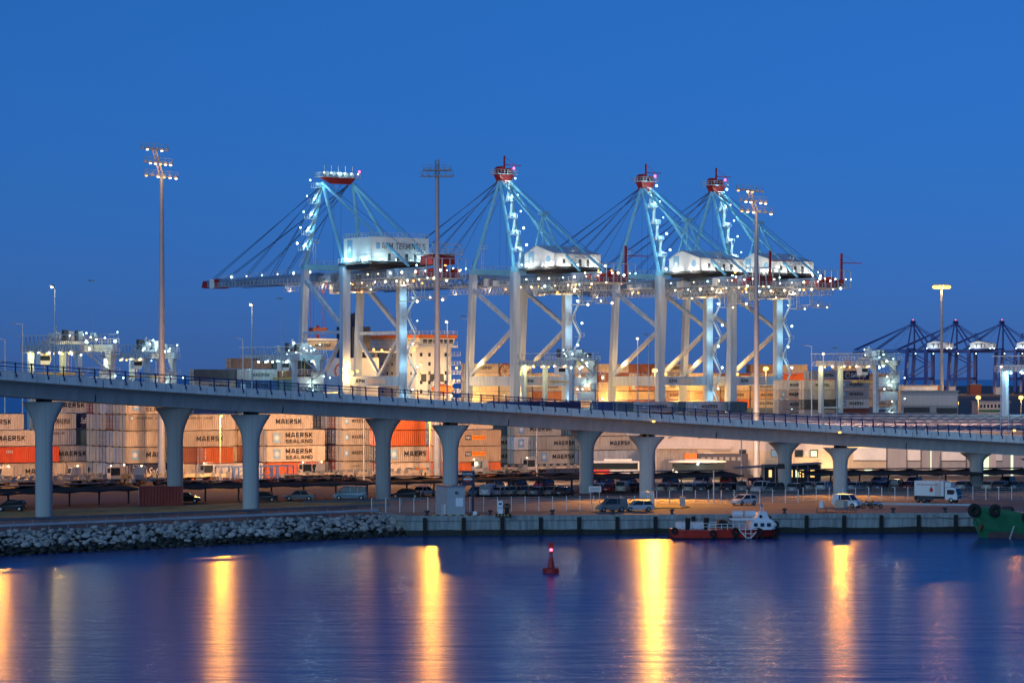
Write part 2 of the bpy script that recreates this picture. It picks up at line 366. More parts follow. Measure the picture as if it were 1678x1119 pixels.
# quay edge: capping beam, fender recesses, weed band
kb = MB()
for a, b in ((Q1, Q3), (Q0, Q1)):
    d = (b-a).normalized(); n = Vector((d.y, -d.x, 0))
    kb.add([a+n*0.22+Vector((0,0,z)) for z in (0.10, -0.55)] + [b+n*0.22+Vector((0,0,z)) for z in (0.10, -0.55)] +
           [a-n*0.6+Vector((0,0,z)) for z in (0.10, -0.55)] + [b-n*0.6+Vector((0,0,z)) for z in (0.10, -0.55)],
           [(0,2,3,1),(4,5,7,6),(0,4,6,2),(1,3,7,5),(0,1,5,4),(2,6,7,3)])
qw = thing('quay_wall', 'stained pale concrete quay wall with dark vertical fenders along the water', 'quay wall')
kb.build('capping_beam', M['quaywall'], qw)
wb = MB()
for a, b in ((Q1, Q3), (Q0, Q1)):
    d = (b-a).normalized(); n = Vector((d.y, -d.x, 0))
    wb.add([a+n*0.05+Vector((0,0,-0.55)), b+n*0.05+Vector((0,0,-0.55)), b+n*0.05+Vector((0,0,WZ-1)), a+n*0.05+Vector((0,0,WZ-1))], [(0,1,2,3)])
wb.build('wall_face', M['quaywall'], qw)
tb = MB()
for a, b in ((Q1, Q3), (Q0, Q1)):
    d = (b-a).normalized(); n = Vector((d.y, -d.x, 0)); L = (b-a).length; k = int(L/2.5); top = []
    for i in range(k+1):
        p = a.lerp(b, i/k)+n*0.075; top.append(p+Vector((0,0,-1.72+random.uniform(-.1,.1))))
    for i in range(k):
        p, r_ = top[i], top[i+1]
        tb.add([p, r_, Vector((r_.x, r_.y, WZ-1)), Vector((p.x, p.y, WZ-1))], [(0,1,2,3)])
tb.build('weed_band', M['tidal'], qw)
fn = Vector((qd.y, -qd.x, 0)); step = 5.05
for i in range(18):
    p = Q1 + qd*(2.3+i*step) + fn*0.24
    fb = MB(); fb.beam(p+Vector((0,0,-0.15)), p+Vector((0,0,WZ+0.2)), 0.5, 0.34)
    fb.build('fender', M['black'], qw)
def bollard(p, label):
    t = thing('bollard', label, 'bollard', p, 0, 'mooring bollards on the quay edge')
    MB().lathe((0,0,0.02), [(.26,0),(.2,.12),(.17,.4),(.34,.48),(.36,.6),(.2,.68)], 10).build('bollard_head', M['dark'], t, True)
    MB().lathe((0,0,0.0), [(.34,0),(.34,.05)], 10).build('base_flange', M['dark'], t)
for i, (px, lb) in enumerate(((700, 'black bollard in front of the grey kiosk'), (804, 'black bollard just left of the white fuel pump'),
        (906, 'black bollard on the quay midway between fuel pump and parked estate car'), (1005, 'black bollard in front of the grey estate car'),
        (1102, 'black bollard above the stern of the red work boat'), (1287, 'black bollard just right of the white wheelhouse boat'),
        (1465, 'black bollard on the quay below the guard rail beside the motorbikes'), (1550, 'black bollard in front of the box truck'))):
    Y = Q1.y + ((px-839)*Q1.y/F - Q1.x)*qd.y/qd.x
    bollard(at(px, Y, 0.1) + qn*0.5, lb)
# rock armour
def rocks():
    mb = MB(); n = Vector((rd.y, -rd.x, 0)); L = (CRB-CRA).length
    base = [(1,0,0),(-1,0,0),(0,1,0),(0,-1,0),(0,0,1),(0,0,-1)]
    ico_v = []; g = (1+5**.5)/2
    for a in (-1, 1):
        for b in (-g, g): ico_v += [(0,a,b),(a,b,0),(b,0,a)]
    ico_v = [Vector(v).normalized() for v in ico_v]
    ico_f = []
    for i in range(12):
        for j in range(i+1, 12):
            for k in range(j+1, 12):
                a, b, c = ico_v[i], ico_v[j], ico_v[k]
                if (a-b).length < 1.2 and (b-c).length < 1.2 and (a-c).length < 1.2: ico_f.append((i,j,k))
    s = 0.0
    while s < L+1:
        for row in range(14):
            f = row/13.0; off = f*6.4 + random.uniform(-.35,.35); z = -0.15 - f*3.0 + random.uniform(-.22,.22)
            r = random.choice([random.uniform(.22,.36), random.uniform(.32,.6)]); p = CRA + rd*(s+random.uniform(-.5,.5)+(row % 2)*.5) + n*(off-0.3) + Vector((0,0,z))
            q1 = Matrix.Rotation(random.uniform(0,6.3), 3, 'Z') @ Matrix.Rotation(random.uniform(0,6.3), 3, 'X')
            sc = Vector((random.uniform(.8,1.35), random.uniform(.65,1.1), random.uniform(.5,.85)))
            vs = []
            for v in ico_v:
                v2 = q1 @ v; v2 = Vector((v2.x*sc.x, v2.y*sc.y, v2.z*sc.z))*r*random.uniform(.78,1.16); vs.append(p+v2)
            mb.add(vs, ico_f, 1 if z < -1.75+random.uniform(-.2,.2) else 0)
        s += 0.62
    # bank under the rocks
    a, b = CRA+rd*0, CRB
    mb.add([a+Vector((0,0,-.35)), b+Vector((0,0,-.35)), b+n*6.6+Vector((0,0,-3.6)), a+n*6.6+Vector((0,0,-3.6))], [(0,1,2,3)], 1)
    # corner fan to the return wall
    for i in range(60):
        f = random.random(); g2 = random.random()
        p = CRB.lerp(Q0.lerp(Q1, .45), f) + n*(0.2+g2*3.0*(1-f*.6)) + Vector((0,0,-.5-2.3*g2))
        r = random.uniform(.4,.75)
        mb.add([p+v*r*random.uniform(.7,1.1) for v in ico_v], ico_f, 1 if p.z < -1.7 else 0)
    o = mb.build('rock_armour', [M['rock'], M['tidal']]); tag(o, 'pale armour rocks heaped between the path and the water', 'rocks', kind='stuff')
rocks()
# guard rails along the shore path
def guard_rail(a, b, label, h=0.75, stepm=2.6, m='galv'):
    t = thing('guard_rail', label, 'guard rail', (0,0,0), 0, 'galvanised guard rails')
    a = Vector(a); b = Vector(b); d = (b-a).normalized(); n = Vector((d.y, -d.x, 0))
    r = MB(); z = Vector((0,0,1))
    prof = [(0.0,h-.30),(0.07,h-.24),(0.0,h-.16),(0.07,h-.08),(0.0,h)]
    vs = []
    for p in (a, b): vs += [p+n*(x+.02)+z*zz_ for x, zz_ in prof]
    r.add(vs, [(i, i+1, i+6, i+5) for i in range(4)])
    vs2 = [v - n*0.03 for v in vs]; r.add(vs2, [(i, i+5, i+6, i+1) for i in range(4)])
    r.build('rail_beam', M[m], t)
    k = int((b-a).length/stepm)
    for i in range(k+1):
        p = a.lerp(b, i/k) - n*0.1
        MB().beam(p, p+z*(h-.02), 0.12, 0.12).build('post', M['galvdark'], t)
    return t
guard_rail(RAILA-rd*12, RAILB, 'bright guard rail nearest the rocks along the shore path')
guard_rail(G(-40, 861), G(640, 833.5), 'duller guard rail behind the shore path, in front of the dry verge', m='galvdark')
guard_rail(G(500, 829), G(690, 824.5), 'short guard rail below the silver minivan', m='galvdark')
guard_rail(G(1406, 830), G(1592, 832.5), 'low guard rail between the motorbikes and the box truck', h=0.6, stepm=2.9)
# fences
def fence(a, b, label, h=2.0, stepm=1.93):
    t = thing('mesh_fence', label, 'fence', (0,0,0), 0, 'wire fences with white posts behind the quay')
    k = max(1, round((b-a).length/stepm)); z = Vector((0,0,1))
    wires = MB()
    for hh in (0.12, .4, .7, 1.0, 1.3, 1.6, h-.06): wires.tube(a+z*hh, b+z*hh, .012, n=4)
    n2 = int((b-a).length/0.22)
    for i in range(n2):
        p = a.lerp(b, i/n2); wires.beam(p+z*.1, p+z*(h-.06), .012)
    wires.build('wire_panel', M['galv'], t)
    for i in range(k+1):
        p = a.lerp(b, i/k); MB().beam(p, p+z*(h+random.uniform(-.03,.06)), 0.10, 0.10).build('post', M['white'], t)
fence(G(609, 840), G(1062, 835.5), 'white-posted mesh fence behind the kiosk and fuel pump')
fence(G(1076, 825.5), G(1308, 824), 'white-posted mesh fence behind the white hatchback', h=1.95)
fence(G(1316, 820.5), G(1700, 818.5), 'white-posted mesh fence behind the box truck', h=1.95)
# ================================================================ VIADUCTS
def Yf(X): return 392.5 + 0.6*X - 0.002*X*X
TAB = [(-120, 605), (0, 617), (400, 640), (800, 662.5), (1200, 690), (1678, 717), (1900, 729)]
ZT = []
for px, py in TAB:
    Y = 385.0
    for _ in range(20): Y = Yf((px-839)*Y/F) - 5.2
    ZT.append(((px-839)*Y/F, zz(py, Y)))
def zdeck(X):
    for (x0, z0), (x1, z1) in zip(ZT, ZT[1:]):
        if X <= x1 or (x1, z1) == ZT[-1]: return z0 + (z1-z0)*(X-x0)/(x1-x0)
def smoothz(X): return sum(zdeck(X+d) for d in (-24,-12,0,12,24))/5
XS = [-95 + i*3.0 for i in range(68)]
def viaduct(label, off, name='viaduct'):
    t = thing(name, label, 'viaduct', (0,0,0), 0, 'parallel road viaducts on flared piers')
    def frame(X):
        Y = Yf(X)+off; s = 0.6-0.004*X; d = Vector((1, s, 0)).normalized(); n = Vector((-d.y, d.x, 0)); return Vector((X, Y, 0)), d, n
    # cross-section rings: (lateral, dz from parapet top)
    deck = [(-4.35,-.05),(-4.35,-1.0),(-4.0,-1.05),(-1.9,-1.45),(1.9,-1.45),(4.0,-1.05),(4.35,-1.0),(4.35,-.05),(3.95,-.05),(3.95,-.42),(-3.95,-.42),(-3.95,-.05)]
    box = [(-2.6,-1.25),(-2.15,-2.95),(2.15,-2.95),(2.6,-1.25)]
    def sweep(prof, m, nm, closed=True):
        mb = MB(); k = len(prof); vs = []
        for X in XS:
            c, d, n = frame(X); zt = smoothz(X)
            vs += [c+n*a+Vector((0,0,zt+b)) for a, b in prof]
        fs = []
        for i in range(len(XS)-1):
            for j in range(k): fs.append((i*k+j, i*k+(j+1) % k, (i+1)*k+(j+1) % k, (i+1)*k+j))
        fs += [tuple(range(k)), tuple(range(len(vs)-1, len(vs)-k-1, -1))]
        mb.add(vs, fs); return mb.build(nm, m, t)
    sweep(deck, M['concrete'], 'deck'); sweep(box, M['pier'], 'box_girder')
    sweep([(-3.9,-.415),(3.9,-.415),(3.9,-.43),(-3.9,-.43)], M['road'], 'road_surface')
    # expansion joints, drips
    return t, frame
def pier_mesh():
    mb = MB(); n = 20; vs = []
    for h, a, b in ((0,1.12,1.12),(.64,1.12,1.1),(.72,1.16,1.1),(.80,1.36,1.1),(.87,1.75,1.12),(.93,2.2,1.16),(.97,2.55,1.22),(1.0,2.75,1.26)):
        for i in range(n):
            q_ = 2*math.pi*i/n; c, s_ = math.cos(q_), math.sin(q_)
            e = 0.8
            vs.append((math.copysign(abs(c)**e, c)*a, math.copysign(abs(s_)**e, s_)*b, h))
    k = 8
    fs = [(r*n+i, r*n+(i+1) % n, (r+1)*n+(i+1) % n, (r+1)*n+i) for r in range(k-1) for i in range(n)]
    fs += [tuple(range(n-1,-1,-1)), tuple(range((k-1)*n, k*n))]
    return mb.add(vs, fs)
PIERME = None
def add_pier(t, frame, px, off, label):
    global PIERME
    Y = 400.0
    for _ in range(30): Y = Yf((px-839)*Y/F)+off
    X = (px-839)*Y/F; c, d, n = frame(X); top = smoothz(X)-3.28
    if PIERME is None:
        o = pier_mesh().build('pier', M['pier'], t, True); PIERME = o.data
    else: o = put('pier', PIERME, t)
    o.location = (c.x, c.y, 0); o.scale = (1, 1, top); o.rotation_euler = (0, 0, math.atan2(n.y, n.x) + R(60))
    if label: o['label'] = label
    b = MB()
    for a in (-1.0, 1.0): b.cbox(Vector((0,0,0)) + Vector((a,0,top+.17)), (.8,.8,.33))
    b.build('bearing', M['dark'], t, loc=(c.x, c.y, 0), rz=math.atan2(n.y, n.x))
    return X
t1, fr1 = viaduct('near pale concrete road viaduct sloping down to the right, with a navy post railing', 0)
for px in (-255, 72, 411, 738, 1060, 1377, 1700): add_pier(t1, fr1, px, 0, None)
t2, fr2 = viaduct('far parallel concrete road viaduct, mostly hidden behind the near one', 19.8)
for px in (-60, 287, 628, 961, 1286, 1600): add_pier(t2, fr2, px, 19.8, None)
def railing(t, frame, lat, x0=-82, x1=92, posts=True):
    z = Vector((0,0,1)); r = MB(); n_p = 98 if posts else 0; pts = []
    k = 60
    for i in range(k+1):
        X = x0+(x1-x0)*i/k; c, d, n = frame(X); pts.append((c+n*lat+z*smoothz(X), n))
    for hh, rr in (((0.42,.022),(0.78,.022),(1.15,.04)) if posts else ((.5,.02),(1.1,.035))):
        for i in range(k): r.beam(pts[i][0]+z*hh, pts[i+1][0]+z*hh, rr*2)
    ro = r.build('railing', M['navyrail'], t)
    sgn = 1 if lat < 0 else -1; pm = None
    for i in range(n_p):
        X = x0+(x1-x0)*i/(n_p-1); c, d, n = frame(X); p = c+n*lat+z*smoothz(X)
        if pm is None:
            b = MB(); b.profile([(-.30,-.5),(-.06,-.45),(.05,.2),(-.02,.8),(.14,1.35),(.02,1.38),(-.16,.85),(-.10,.2),(-.32,-.3)], -.065, .065)
            o = b.build('post', M['navyrail'], ro); pm = o.data
        else: o = put('post', pm, ro)
        o.location = p; o.rotation_euler = (0, 0, math.atan2(n.y, n.x) + (0 if sgn > 0 else math.pi))
railing(t1, fr1, -4.2); railing(t1, fr1, 4.2, posts=False); railing(t2, fr2, -4.2, posts=False)
jb = MB()
for k in range(72):
    X = -86+k*2.5; c, d, n = fr1(X); zt = smoothz(X)
    jb.beam(c-n*4.355+Vector((0,0,zt-.08)), c-n*4.355+Vector((0,0,zt-.99)), .035, .02)
for px in (133, 445, 820, 1165, 1480):                      # joints in the near girder face
    Y = 385.0
    for _ in range(30): Y = Yf((px-839)*Y/F)-4.2
    X = (px-839)*Y/F; c, d, n = fr1(X); zt = smoothz(X)
    jb.beam(c-n*2.50+Vector((0,0,zt-1.45)), c-n*2.17+Vector((0,0,zt-2.95)), .16, .05)
    jb.beam(c-n*4.36+Vector((0,0,zt-.1)), c-n*4.36+Vector((0,0,zt-1.0)), .05, .03)
jb.build('deck_joint', M['dark'], t1)
# ---------------------------------------------------------------- street lamps
def lamp_post(p, h, label, lit=None, arm=1.4, dirv=(-1,0,0), r=0.09, group='street lamps', power=0, col_='galv', c=SODIUM):
    t = thing('street_lamp', label, 'street lamp', p, 0, group)
    MB().tube((0,0,0), (0,0,h), r*1.3, r*.7, 8).build('pole', M[col_], t)
    d = Vector(dirv).normalized(); e = d*arm+Vector((0,0,h+.15))
    a = MB(); a.beam((0,0,h-.05), e, .1); a.build('arm', M[col_], t)
    MB().beam(e-d*.35+Vector((0,0,.02)), e+d*.45+Vector((0,0,.06)), .36, .16).build('lamp_head', M['galvdark'], t)
    if lit:
        MB().ball(e+Vector((0,0,-.16)), .2, 8, sz=.6).build('bulb', E[lit], t)
        if power: plight(e+d*.8+Vector((0,0,-.7)), power, c, t, r=.3)
    return t
def bridge_lamp(px, lat, frame, off, ytop, label, lit=None, **kw):
    Y = 390.0
    for _ in range(30): Y = Yf((px-839)*Y/F)+off+lat*1.15
    X = (px-839)*Y/F; z0 = smoothz(X)-.3; p = Vector((X, Y, z0)); top = zz(ytop, Y)
    return lamp_post(p, top-z0, label, lit, group='lamp posts standing on the viaducts', **kw)
for px, yt, lit, lb in ((90,471,'white','lamp post on the viaduct at the far left, beside the blurred yard crane'),(413,500,'white','lit lamp post on the viaduct left of the first ship crane'),
        (733,528,'white','lit lamp post on the viaduct in front of the ship wheelhouse'),(1045,555,'white','lit lamp post on the viaduct left of the third ship crane legs'),
        (1349,580,'white','lit lamp post on the viaduct left of the lettered-stack yard crane'),(1640,601,'white','lit lamp post on the viaduct near the right edge')):
    bridge_lamp(px, 4.0, fr1, 0, yt, lb, lit, arm=.9, dirv=(-.1,-1,0) if px > 100 else (-.3,-1,0), power=260, c=WHITEL)
for px, yt, lb in ((153,462,'thin unlit pole on the viaduct between the two leftmost yard cranes'),(462,491,'thin unlit pole on the viaduct in front of the blue-lit yard crane'),
        (763,520,'thin unlit pole on the viaduct at the left leg of the second ship crane'),(1063,550,'thin unlit pole on the viaduct just right of a lit lamp post'),
        (1371,572,'thin unlit pole on the viaduct inside the rightmost complete yard crane'),(1653,592,'thin unlit pole on the viaduct before the yard crane at the right edge')):
    bridge_lamp(px, 0, fr2, 19.8+4.4, yt, lb, None, arm=.3, r=.06)
for px, yt, Y, lb in ((8,556,560,'small dark lamp post left of the blurred yard crane, leftmost of all'),(37,531,520,'dark lamp post behind the railing at the far left'),(166,553,640,'short dark lamp post behind the blurred yard crane'),
        (398,555,600,'dark lamp post beside the left leg of the blue-lit yard crane'),(1330,567,620,'dark lamp post left of the rightmost complete yard crane'),(768,523,640,'dark lamp post seen against the left leg of the second ship crane')):
    lamp_post(at(px, Y), zz(yt, Y), lb, None, arm=1.6, r=.13, group='unlit yard lamp posts')
# sodium lamps under and beside the bridge, plus added yard floods
PW = 24000
def yard_lamp(px, yl, Y, label, power=PW, flood=False):
    z = zz(yl, Y)
    t = lamp_post(at(px, Y), z-.1, label, 'warm', arm=.7, dirv=(.3,1 if flood else -1,0), r=.10, group='sodium lamps of the car park', power=0 if flood else power, c=(1.0,.38,.025))
    plight((0,1.0,z-.4), 29000 if not flood else power*.85, PEACH, t, r=.3, spot=165, aim=(0,40,-2))  # added spot flood aimed into the yard to brighten the stacks
    return t
yard_lamp(361, 681, 452, 'lit sodium lamp on a slim pole before the containers, right of the tallest mast')
yard_lamp(-6, 672, 440, 'lit sodium lamp at the left edge of the picture')
yard_lamp(704, 678, 440, 'sodium lamp behind the viaduct deck beside the unlit mast')
yard_lamp(596, 660, 470, 'sodium lamp behind the viaduct deck left of the orange container stack', power=900)
yard_lamp(880, 690, 450, 'added unseen flood lamp behind the viaduct deck above the parked vans', power=75000, flood=True)  # added lamp, unseen behind the deck, to light the container fronts
yard_lamp(1215, 706, 462, 'added unseen flood lamp behind the viaduct deck in front of the warehouse', power=75000, flood=True)  # likewise an added, unseen lamp turned towards the yard
yard_lamp(1540, 716, 462, 'sodium lamp behind the viaduct deck above the box truck', power=900)
def deck_lamp(px, py, label, power):
    Y = 385.0
    for _ in range(30): Y = Yf((px-839)*Y/F)-5.6
    X = (px-839)*Y/F; z = zz(py, Y); t = thing('bracket_lamp', label, 'lamp', (X, Y, z), 0, 'sodium lamps bracketed to the near viaduct')
    MB().beam((0,1.6,.1),(0,0,.2), .12).build('bracket', M['galvdark'], t)
    MB().beam((0,.35,.2),(0,-.4,.22), .4, .18).build('lamp_head', M['galvdark'], t)
    MB().ball((0,-.1,-.02), .26, 8, sz=.7).build('bulb', E['warm'], t); plight((0,-1.4,-.3), power, (1.0,.38,.025), t, r=.3, spot=116, aim=(0,-6,-6.6))
deck_lamp(1071, 690, 'bright sodium lamp on the near viaduct above the pier behind the parked cars', 85000)
deck_lamp(1376, 708, 'bright sodium lamp on the near viaduct above the pier behind the white van', 32000)
deck_lamp(1662, 705, 'bright sodium lamp on the near viaduct at the right edge', 3000)
# ---------------------------------------------------------------- high masts
def high_mast(px, Y, ytop, yhead, wbase, label, lit, tilt=0.0, power=0):
    h = zz(yhead, Y); ht = zz(ytop, Y); s = F/Y; t = thing('floodlight_mast', label, 'light mast', at(px, Y), 0, 'tall floodlight masts')
    MB().tube((0,0,0), (0,0,h), wbase/s/2, wbase/s/2*.5, 14).build('pole', M['mast'], t, True)
    if lit == 'crown':
        c = MB(); c.lathe((0,0,h), [(.5,-.2),(1.9,0),(1.9,.25),(.5,.35)], 14); c.build('crown_ring', M['galvdark'], t)
        for i in range(10):
            q_ = 2*math.pi*i/10; p = Vector((math.cos(q_)*2.3, math.sin(q_)*2.3, h+.1))
            MB().cbox(p, (.8,.8,.4)).build('floodlight', M['galvdark'], t)
            MB().ball(p+Vector((0,0,-.6)), .85, 8, sz=.75).build('bulb', E['warm'], t)
        plight((0,0,h-1.2), power*.7, WARM, t, r=1.5); return t
    hh = ht-h
    a = MB(); lean = -1.4*tilt
    for x0 in (-.3,.3): a.beam((x0,0,h),(x0+lean,0,h+hh*.88), .22)
    for k in range(7): a.beam((-.3+lean*k/7,0,h+hh*.88*k/7),(.3+lean*(k+1)/7,0,h+hh*.88*(k+1)/7), .1)
    a.build('head_frame', M['beige'] if lit else M['galvdark'], t)  # lit masts get a pale warm frame, lamp glow put into the colour
    tiers = 3 if tilt else 2
    for k in range(tiers):
        f = (0.02, .42, .84)[k] if tilt else (.05, .35)[k]
        cz = h + hh*f; cx = lean*f; w_ = (2.9, 2.5, 2.4)[k]; sl = -.25*tilt
        b = MB(); b.beam((cx-w_,-.3,cz-sl*w_*.4),(cx+w_,-.3,cz+sl*w_*.4), .25, .14); b.beam((cx-w_,.5,cz-sl*w_*.4),(cx+w_,.5,cz+sl*w_*.4), .2, .12)
        b.rail((cx-w_,-.3,cz-sl*w_*.4),(cx+w_,-.3,cz+sl*w_*.4), .9, 1.2, .035)
        b.build('lamp_rack', M['galvdark'], t)
        for j in range(6):
            x = cx-w_+.3+(2*w_-.6)*j/5; z = cz+sl*(x-cx)*.4
            fl = MB(); fl.profile([(-.32,-.35),(.32,-.35),(.22,.05),(-.22,.05)], -.75, -.15); fl.build('floodlight', M['galvdark'], t, loc=(x,0,z+.2))
            if lit and random.random() < .6: MB().ball((x,-.45,z-.22), .24, 6, sz=.6).build('bulb', E['warm' if j % 3 == 0 else 'white'], t)
    if not tilt: MB().tube((0.2,0,h+hh*.3),(0.2,0,ht), .07, .03, 5).build('aerial', M['galvdark'], t)
    if power:
        plight((lean*.5,2.5,h), power, PEACH, t, r=1.0, spot=125, aim=(0,42,h-38)); plight((0,-5,h), power*.06, PEACH, t, r=1.0); plight((1.2,-1.6,h+hh*.5), 60, WARM, t, r=.5)
    return t
high_mast(265, 470, 236, 290, 13, 'tallest floodlight mast, left of all ship cranes, with a lit three-tier head', True, 1.0, 34000)
high_mast(716.5, 478, 258, 291, 12, 'unlit floodlight mast with a dark flat head between the first two ship cranes', False, 0.0)
high_mast(1239.5, 480, 306, 348, 11.5, 'lit three-tier floodlight mast standing before the rightmost ship crane', True, 1.0, 28000)
high_mast(1543, 900, 462, 468, 6.5, 'distant mast with a glowing orange crown, near the dark far cranes', 'crown', 0, 60000)
# ================================================================ CONTAINERS
CC = {'cream': (.60,.51,.40), 'grey': (.34,.34,.37), 'orange': (.66,.13,.02), 'redorange': (.70,.07,.015), 'brown': (.27,.09,.055), 'tan': (.45,.32,.22),
      'navy': (.022,.032,.11), 'blue': (.03,.10,.28), 'dark': (.06,.07,.09), 'green': (.03,.12,.09), 'white': (.74,.73,.70), 'darkred': (.30,.035,.02), 'teal': (.10,.18,.22)}
CC['shade'] = (.44,.46,.52)
CNAME = {'shade': 'blue-grey', 'cream': 'cream', 'grey': 'grey', 'orange': 'orange', 'redorange': 'red-orange', 'brown': 'brown', 'tan': 'tan', 'navy': 'navy', 'blue': 'blue',
         'dark': 'dark', 'green': 'dark green', 'white': 'white', 'darkred': 'dark red', 'teal': 'grey-blue'}
CH = 2.9; CW = 2.44
BOX = {}; DOOR = None
def box_mesh(L):
    CH = 2.80
    if L in BOX: return BOX[L]
    mb = MB(); W = CW
    for x in (0, L-.16):
        for y in (0, W-.16): mb.box(x, x+.16, y, y+.16, 0, CH-.02)
    for y in (.002, W-.122):
        mb.box(.16, L-.16, y, y+.12, .01, .16); mb.box(.16, L-.16, y, y+.10, CH-.15, CH-.03)
    for x in (.002, L-.122):
        mb.box(x, x+.12, .16, W-.16, .01, .16); mb.box(x, x+.12, .16, W-.16, CH-.15, CH-.03)
    for y0, sg in ((.03, 1), (W-.03, -1)):
        n = int((L-.32)/.42); p = (L-.32)/n; vs = []; fs = []
        for i in range(n):
            x = .16+i*p
            for dx, dy in ((0,0),(.30,0),(.44,.05),(.74,.05)):
                vs += [(x+dx*p, y0+sg*dy, .16), (x+dx*p, y0+sg*dy, CH-.15)]
        vs += [(L-.16, y0, .16), (L-.16, y0, CH-.15)]
        for i in range(len(vs)//2-1): fs.append((2*i, 2*i+2, 2*i+3, 2*i+1) if sg > 0 else (2*i, 2*i+1, 2*i+3, 2*i+2))
        mb.add(vs, fs)
    mb.add([(.02,.16,.16),(.02,W-.16,.16),(.02,W-.16,CH-.15),(.02,.16,CH-.15)], [(0,3,2,1)])
    mb.add([(L-.02,.16,.16),(L-.02,W-.16,.16),(L-.02,W-.16,CH-.15),(L-.02,.16,CH-.15)], [(0,1,2,3)])
    mb.add([(.1,.1,CH-.05),(L-.1,.1,CH-.05),(L-.1,W-.1,CH-.05),(.1,W-.1,CH-.05)], [(0,1,2,3)])
    mb.add([(.1,.1,.05),(L-.1,.1,.05),(L-.1,W-.1,.05),(.1,W-.1,.05)], [(0,3,2,1)])
    for x in (-.005, L-.175):
        for y in (-.005, W-.175):
            mb.box(x, x+.18, y, y+.18, -.0, .11, 1); mb.box(x, x+.18, y, y+.18, CH-.11, CH, 1)
    BOX[L] = mb.mesh('container_body', [M['container'], M['dark']]); return BOX[L]
def door_mesh():
    global DOOR
    if DOOR: return DOOR
    d = MB()
    for y in (.35,.85,1.55,2.05): d.tube((-.04,y,.2),(-.04,y,CH-.2), .03, n=5, m=0)
    d.box(-.03,.015,1.18,1.24,.2,CH-.2,1)
    for y in (.55,1.75): d.box(-.07,-.03,y,y+.25,1.0,1.08,0)
    for z in (.5,1.1,1.9,2.4):
        for y in (.18,2.2): d.box(-.05,.0,y,y+.07,z,z+.12,0)
    d.box(-.03,.01,.42,.72,2.1,2.45,2)
    DOOR = d.mesh('door_gear', [M['galv'], M['dark'], M['logoblue']]); return DOOR
L40 = 12.19; L20 = 6.06
def decal(key, L):
    """returns list of (name, mesh) for the visible long side (y = 0 face)"""
    k = ('decal', key, L)
    if k in TX: return TX[k]
    res = []; y = -.035; T = lambda s, x0, x1, z0, z1, m='letter', b=.012, sh=0: res.append(('lettering', offs(fit_text(s, x0, x1, z0, z1, M[m], bold=b, shear=sh), y)))
    def logo(cx, cz, h, plain=False):
        mb = MB(); w_ = h*.86; yy = y+.012
        mb.add([(cx-w_/2,yy,cz-h/2),(cx+w_/2,yy,cz-h/2),(cx+w_/2,yy,cz+h/2),(cx-w_/2,yy,cz+h/2)], [(0,1,2,3)], 0)
        star(mb, cx, cz, h*.40, y-.006, 1); res.append(('logo', mb.mesh('logo', [M['logoblue'], M['wletter']])))
    def panel(x0, x1, z0, z1, m):
        yy = y+.012; mb = MB(); mb.add([(x0,yy,z0),(x1,yy,z0),(x1,yy,z1),(x0,yy,z1)], [(0,1,2,3)]); res.append(('panel', mb.mesh('panel', [M[m]])))
    s = L/L40
    if key == 'M': T('MAERSK', .36*L, .80*L, .95, 1.85)
    elif key == 'MS': logo(.15*L, 1.42, 1.75*(.6 if L < 7 else 1)); T('MAERSK', .33*L, .80*L, 1.0*(1.15 if L < 7 else 1), 1.95*(.92 if L < 7 else 1))
    elif key == 'SL': logo(.17*L, 1.42, 1.75); T('MAERSK', .32*L, .78*L, 1.45, 2.35); T('SEALAND', .32*L, .78*L, .45, 1.12, b=.004)
    elif key == 'LINE': logo(.10*L, 2.15, .6); T('MAERSK LINE', .16*L, .62*L, 1.95, 2.35, b=.004)
    elif key == 'PO': panel(.36*L, .47*L, 1.05, 1.85, 'navy'); T('P&O', .375*L, .46*L, 1.2, 1.7, 'wletter'); panel(.475*L, .72*L, 1.05, 1.85, 'orangepanel'); T('Nedlloyd', .49*L, .71*L, 1.2, 1.72, 'redletter')
    elif key == 'SAF':
        mb = MB(); c = (.26*L, 1.5)
        for a in range(20):
            q0 = 2*math.pi*a/20; q1 = 2*math.pi*(a+1)/20
            mb.add([(c[0]+math.cos(q)*r, y, c[1]+math.sin(q)*r) for q, r in ((q0,1.02),(q1,1.02),(q1,.9),(q0,.9))], [(0,1,2,3)])
        mb.add([(c[0]-.5,y,1.0),(c[0]-.4,y,1.0),(c[0]-.4,y,2.1),(c[0]-.5,y,2.1)], [(0,1,2,3)])
        mb.add([(c[0]-.4,y,1.5),(c[0]+.1,y,1.65),(c[0]+.55,y,1.5),(c[0]+.45,y,2.0),(c[0]+.05,y,2.1),(c[0]-.4,y,2.0)], [(0,1,2,3,4,5)], 1)
        res.append(('emblem', mb.mesh('emblem', [M['wletter'], M['orangepanel']]))); T('Safmarine', .36*L, .88*L, .75, 2.1, 'wletter', sh=.35, b=.01)
    elif key == 'SAF2': T('Safmarine', .30*L, .85*L, .9, 2.0, 'wletter', sh=.35, b=.01)
    elif key == 'OK': T('OKI', .16*L, .26*L, 1.7, 2.2, 'wletter')
    elif key == 'V': 
        for i, ch in enumerate('GATES'): T(ch, .05*L, .05*L+.3, 2.3-i*.42, 2.62-i*.42, 'wletter')
    elif key == 'W': T('MEDITERRANEAN', .15*L, .65*L, 1.5, 1.85, 'wletter')
    elif key == 'T': T('MAERSK', .36*L, .62*L, 1.9, 2.1)
    TX[k] = res; return res
def offs(me, y):
    m2 = me.copy()
    for v in m2.vertices: v.co.y = y
    return m2
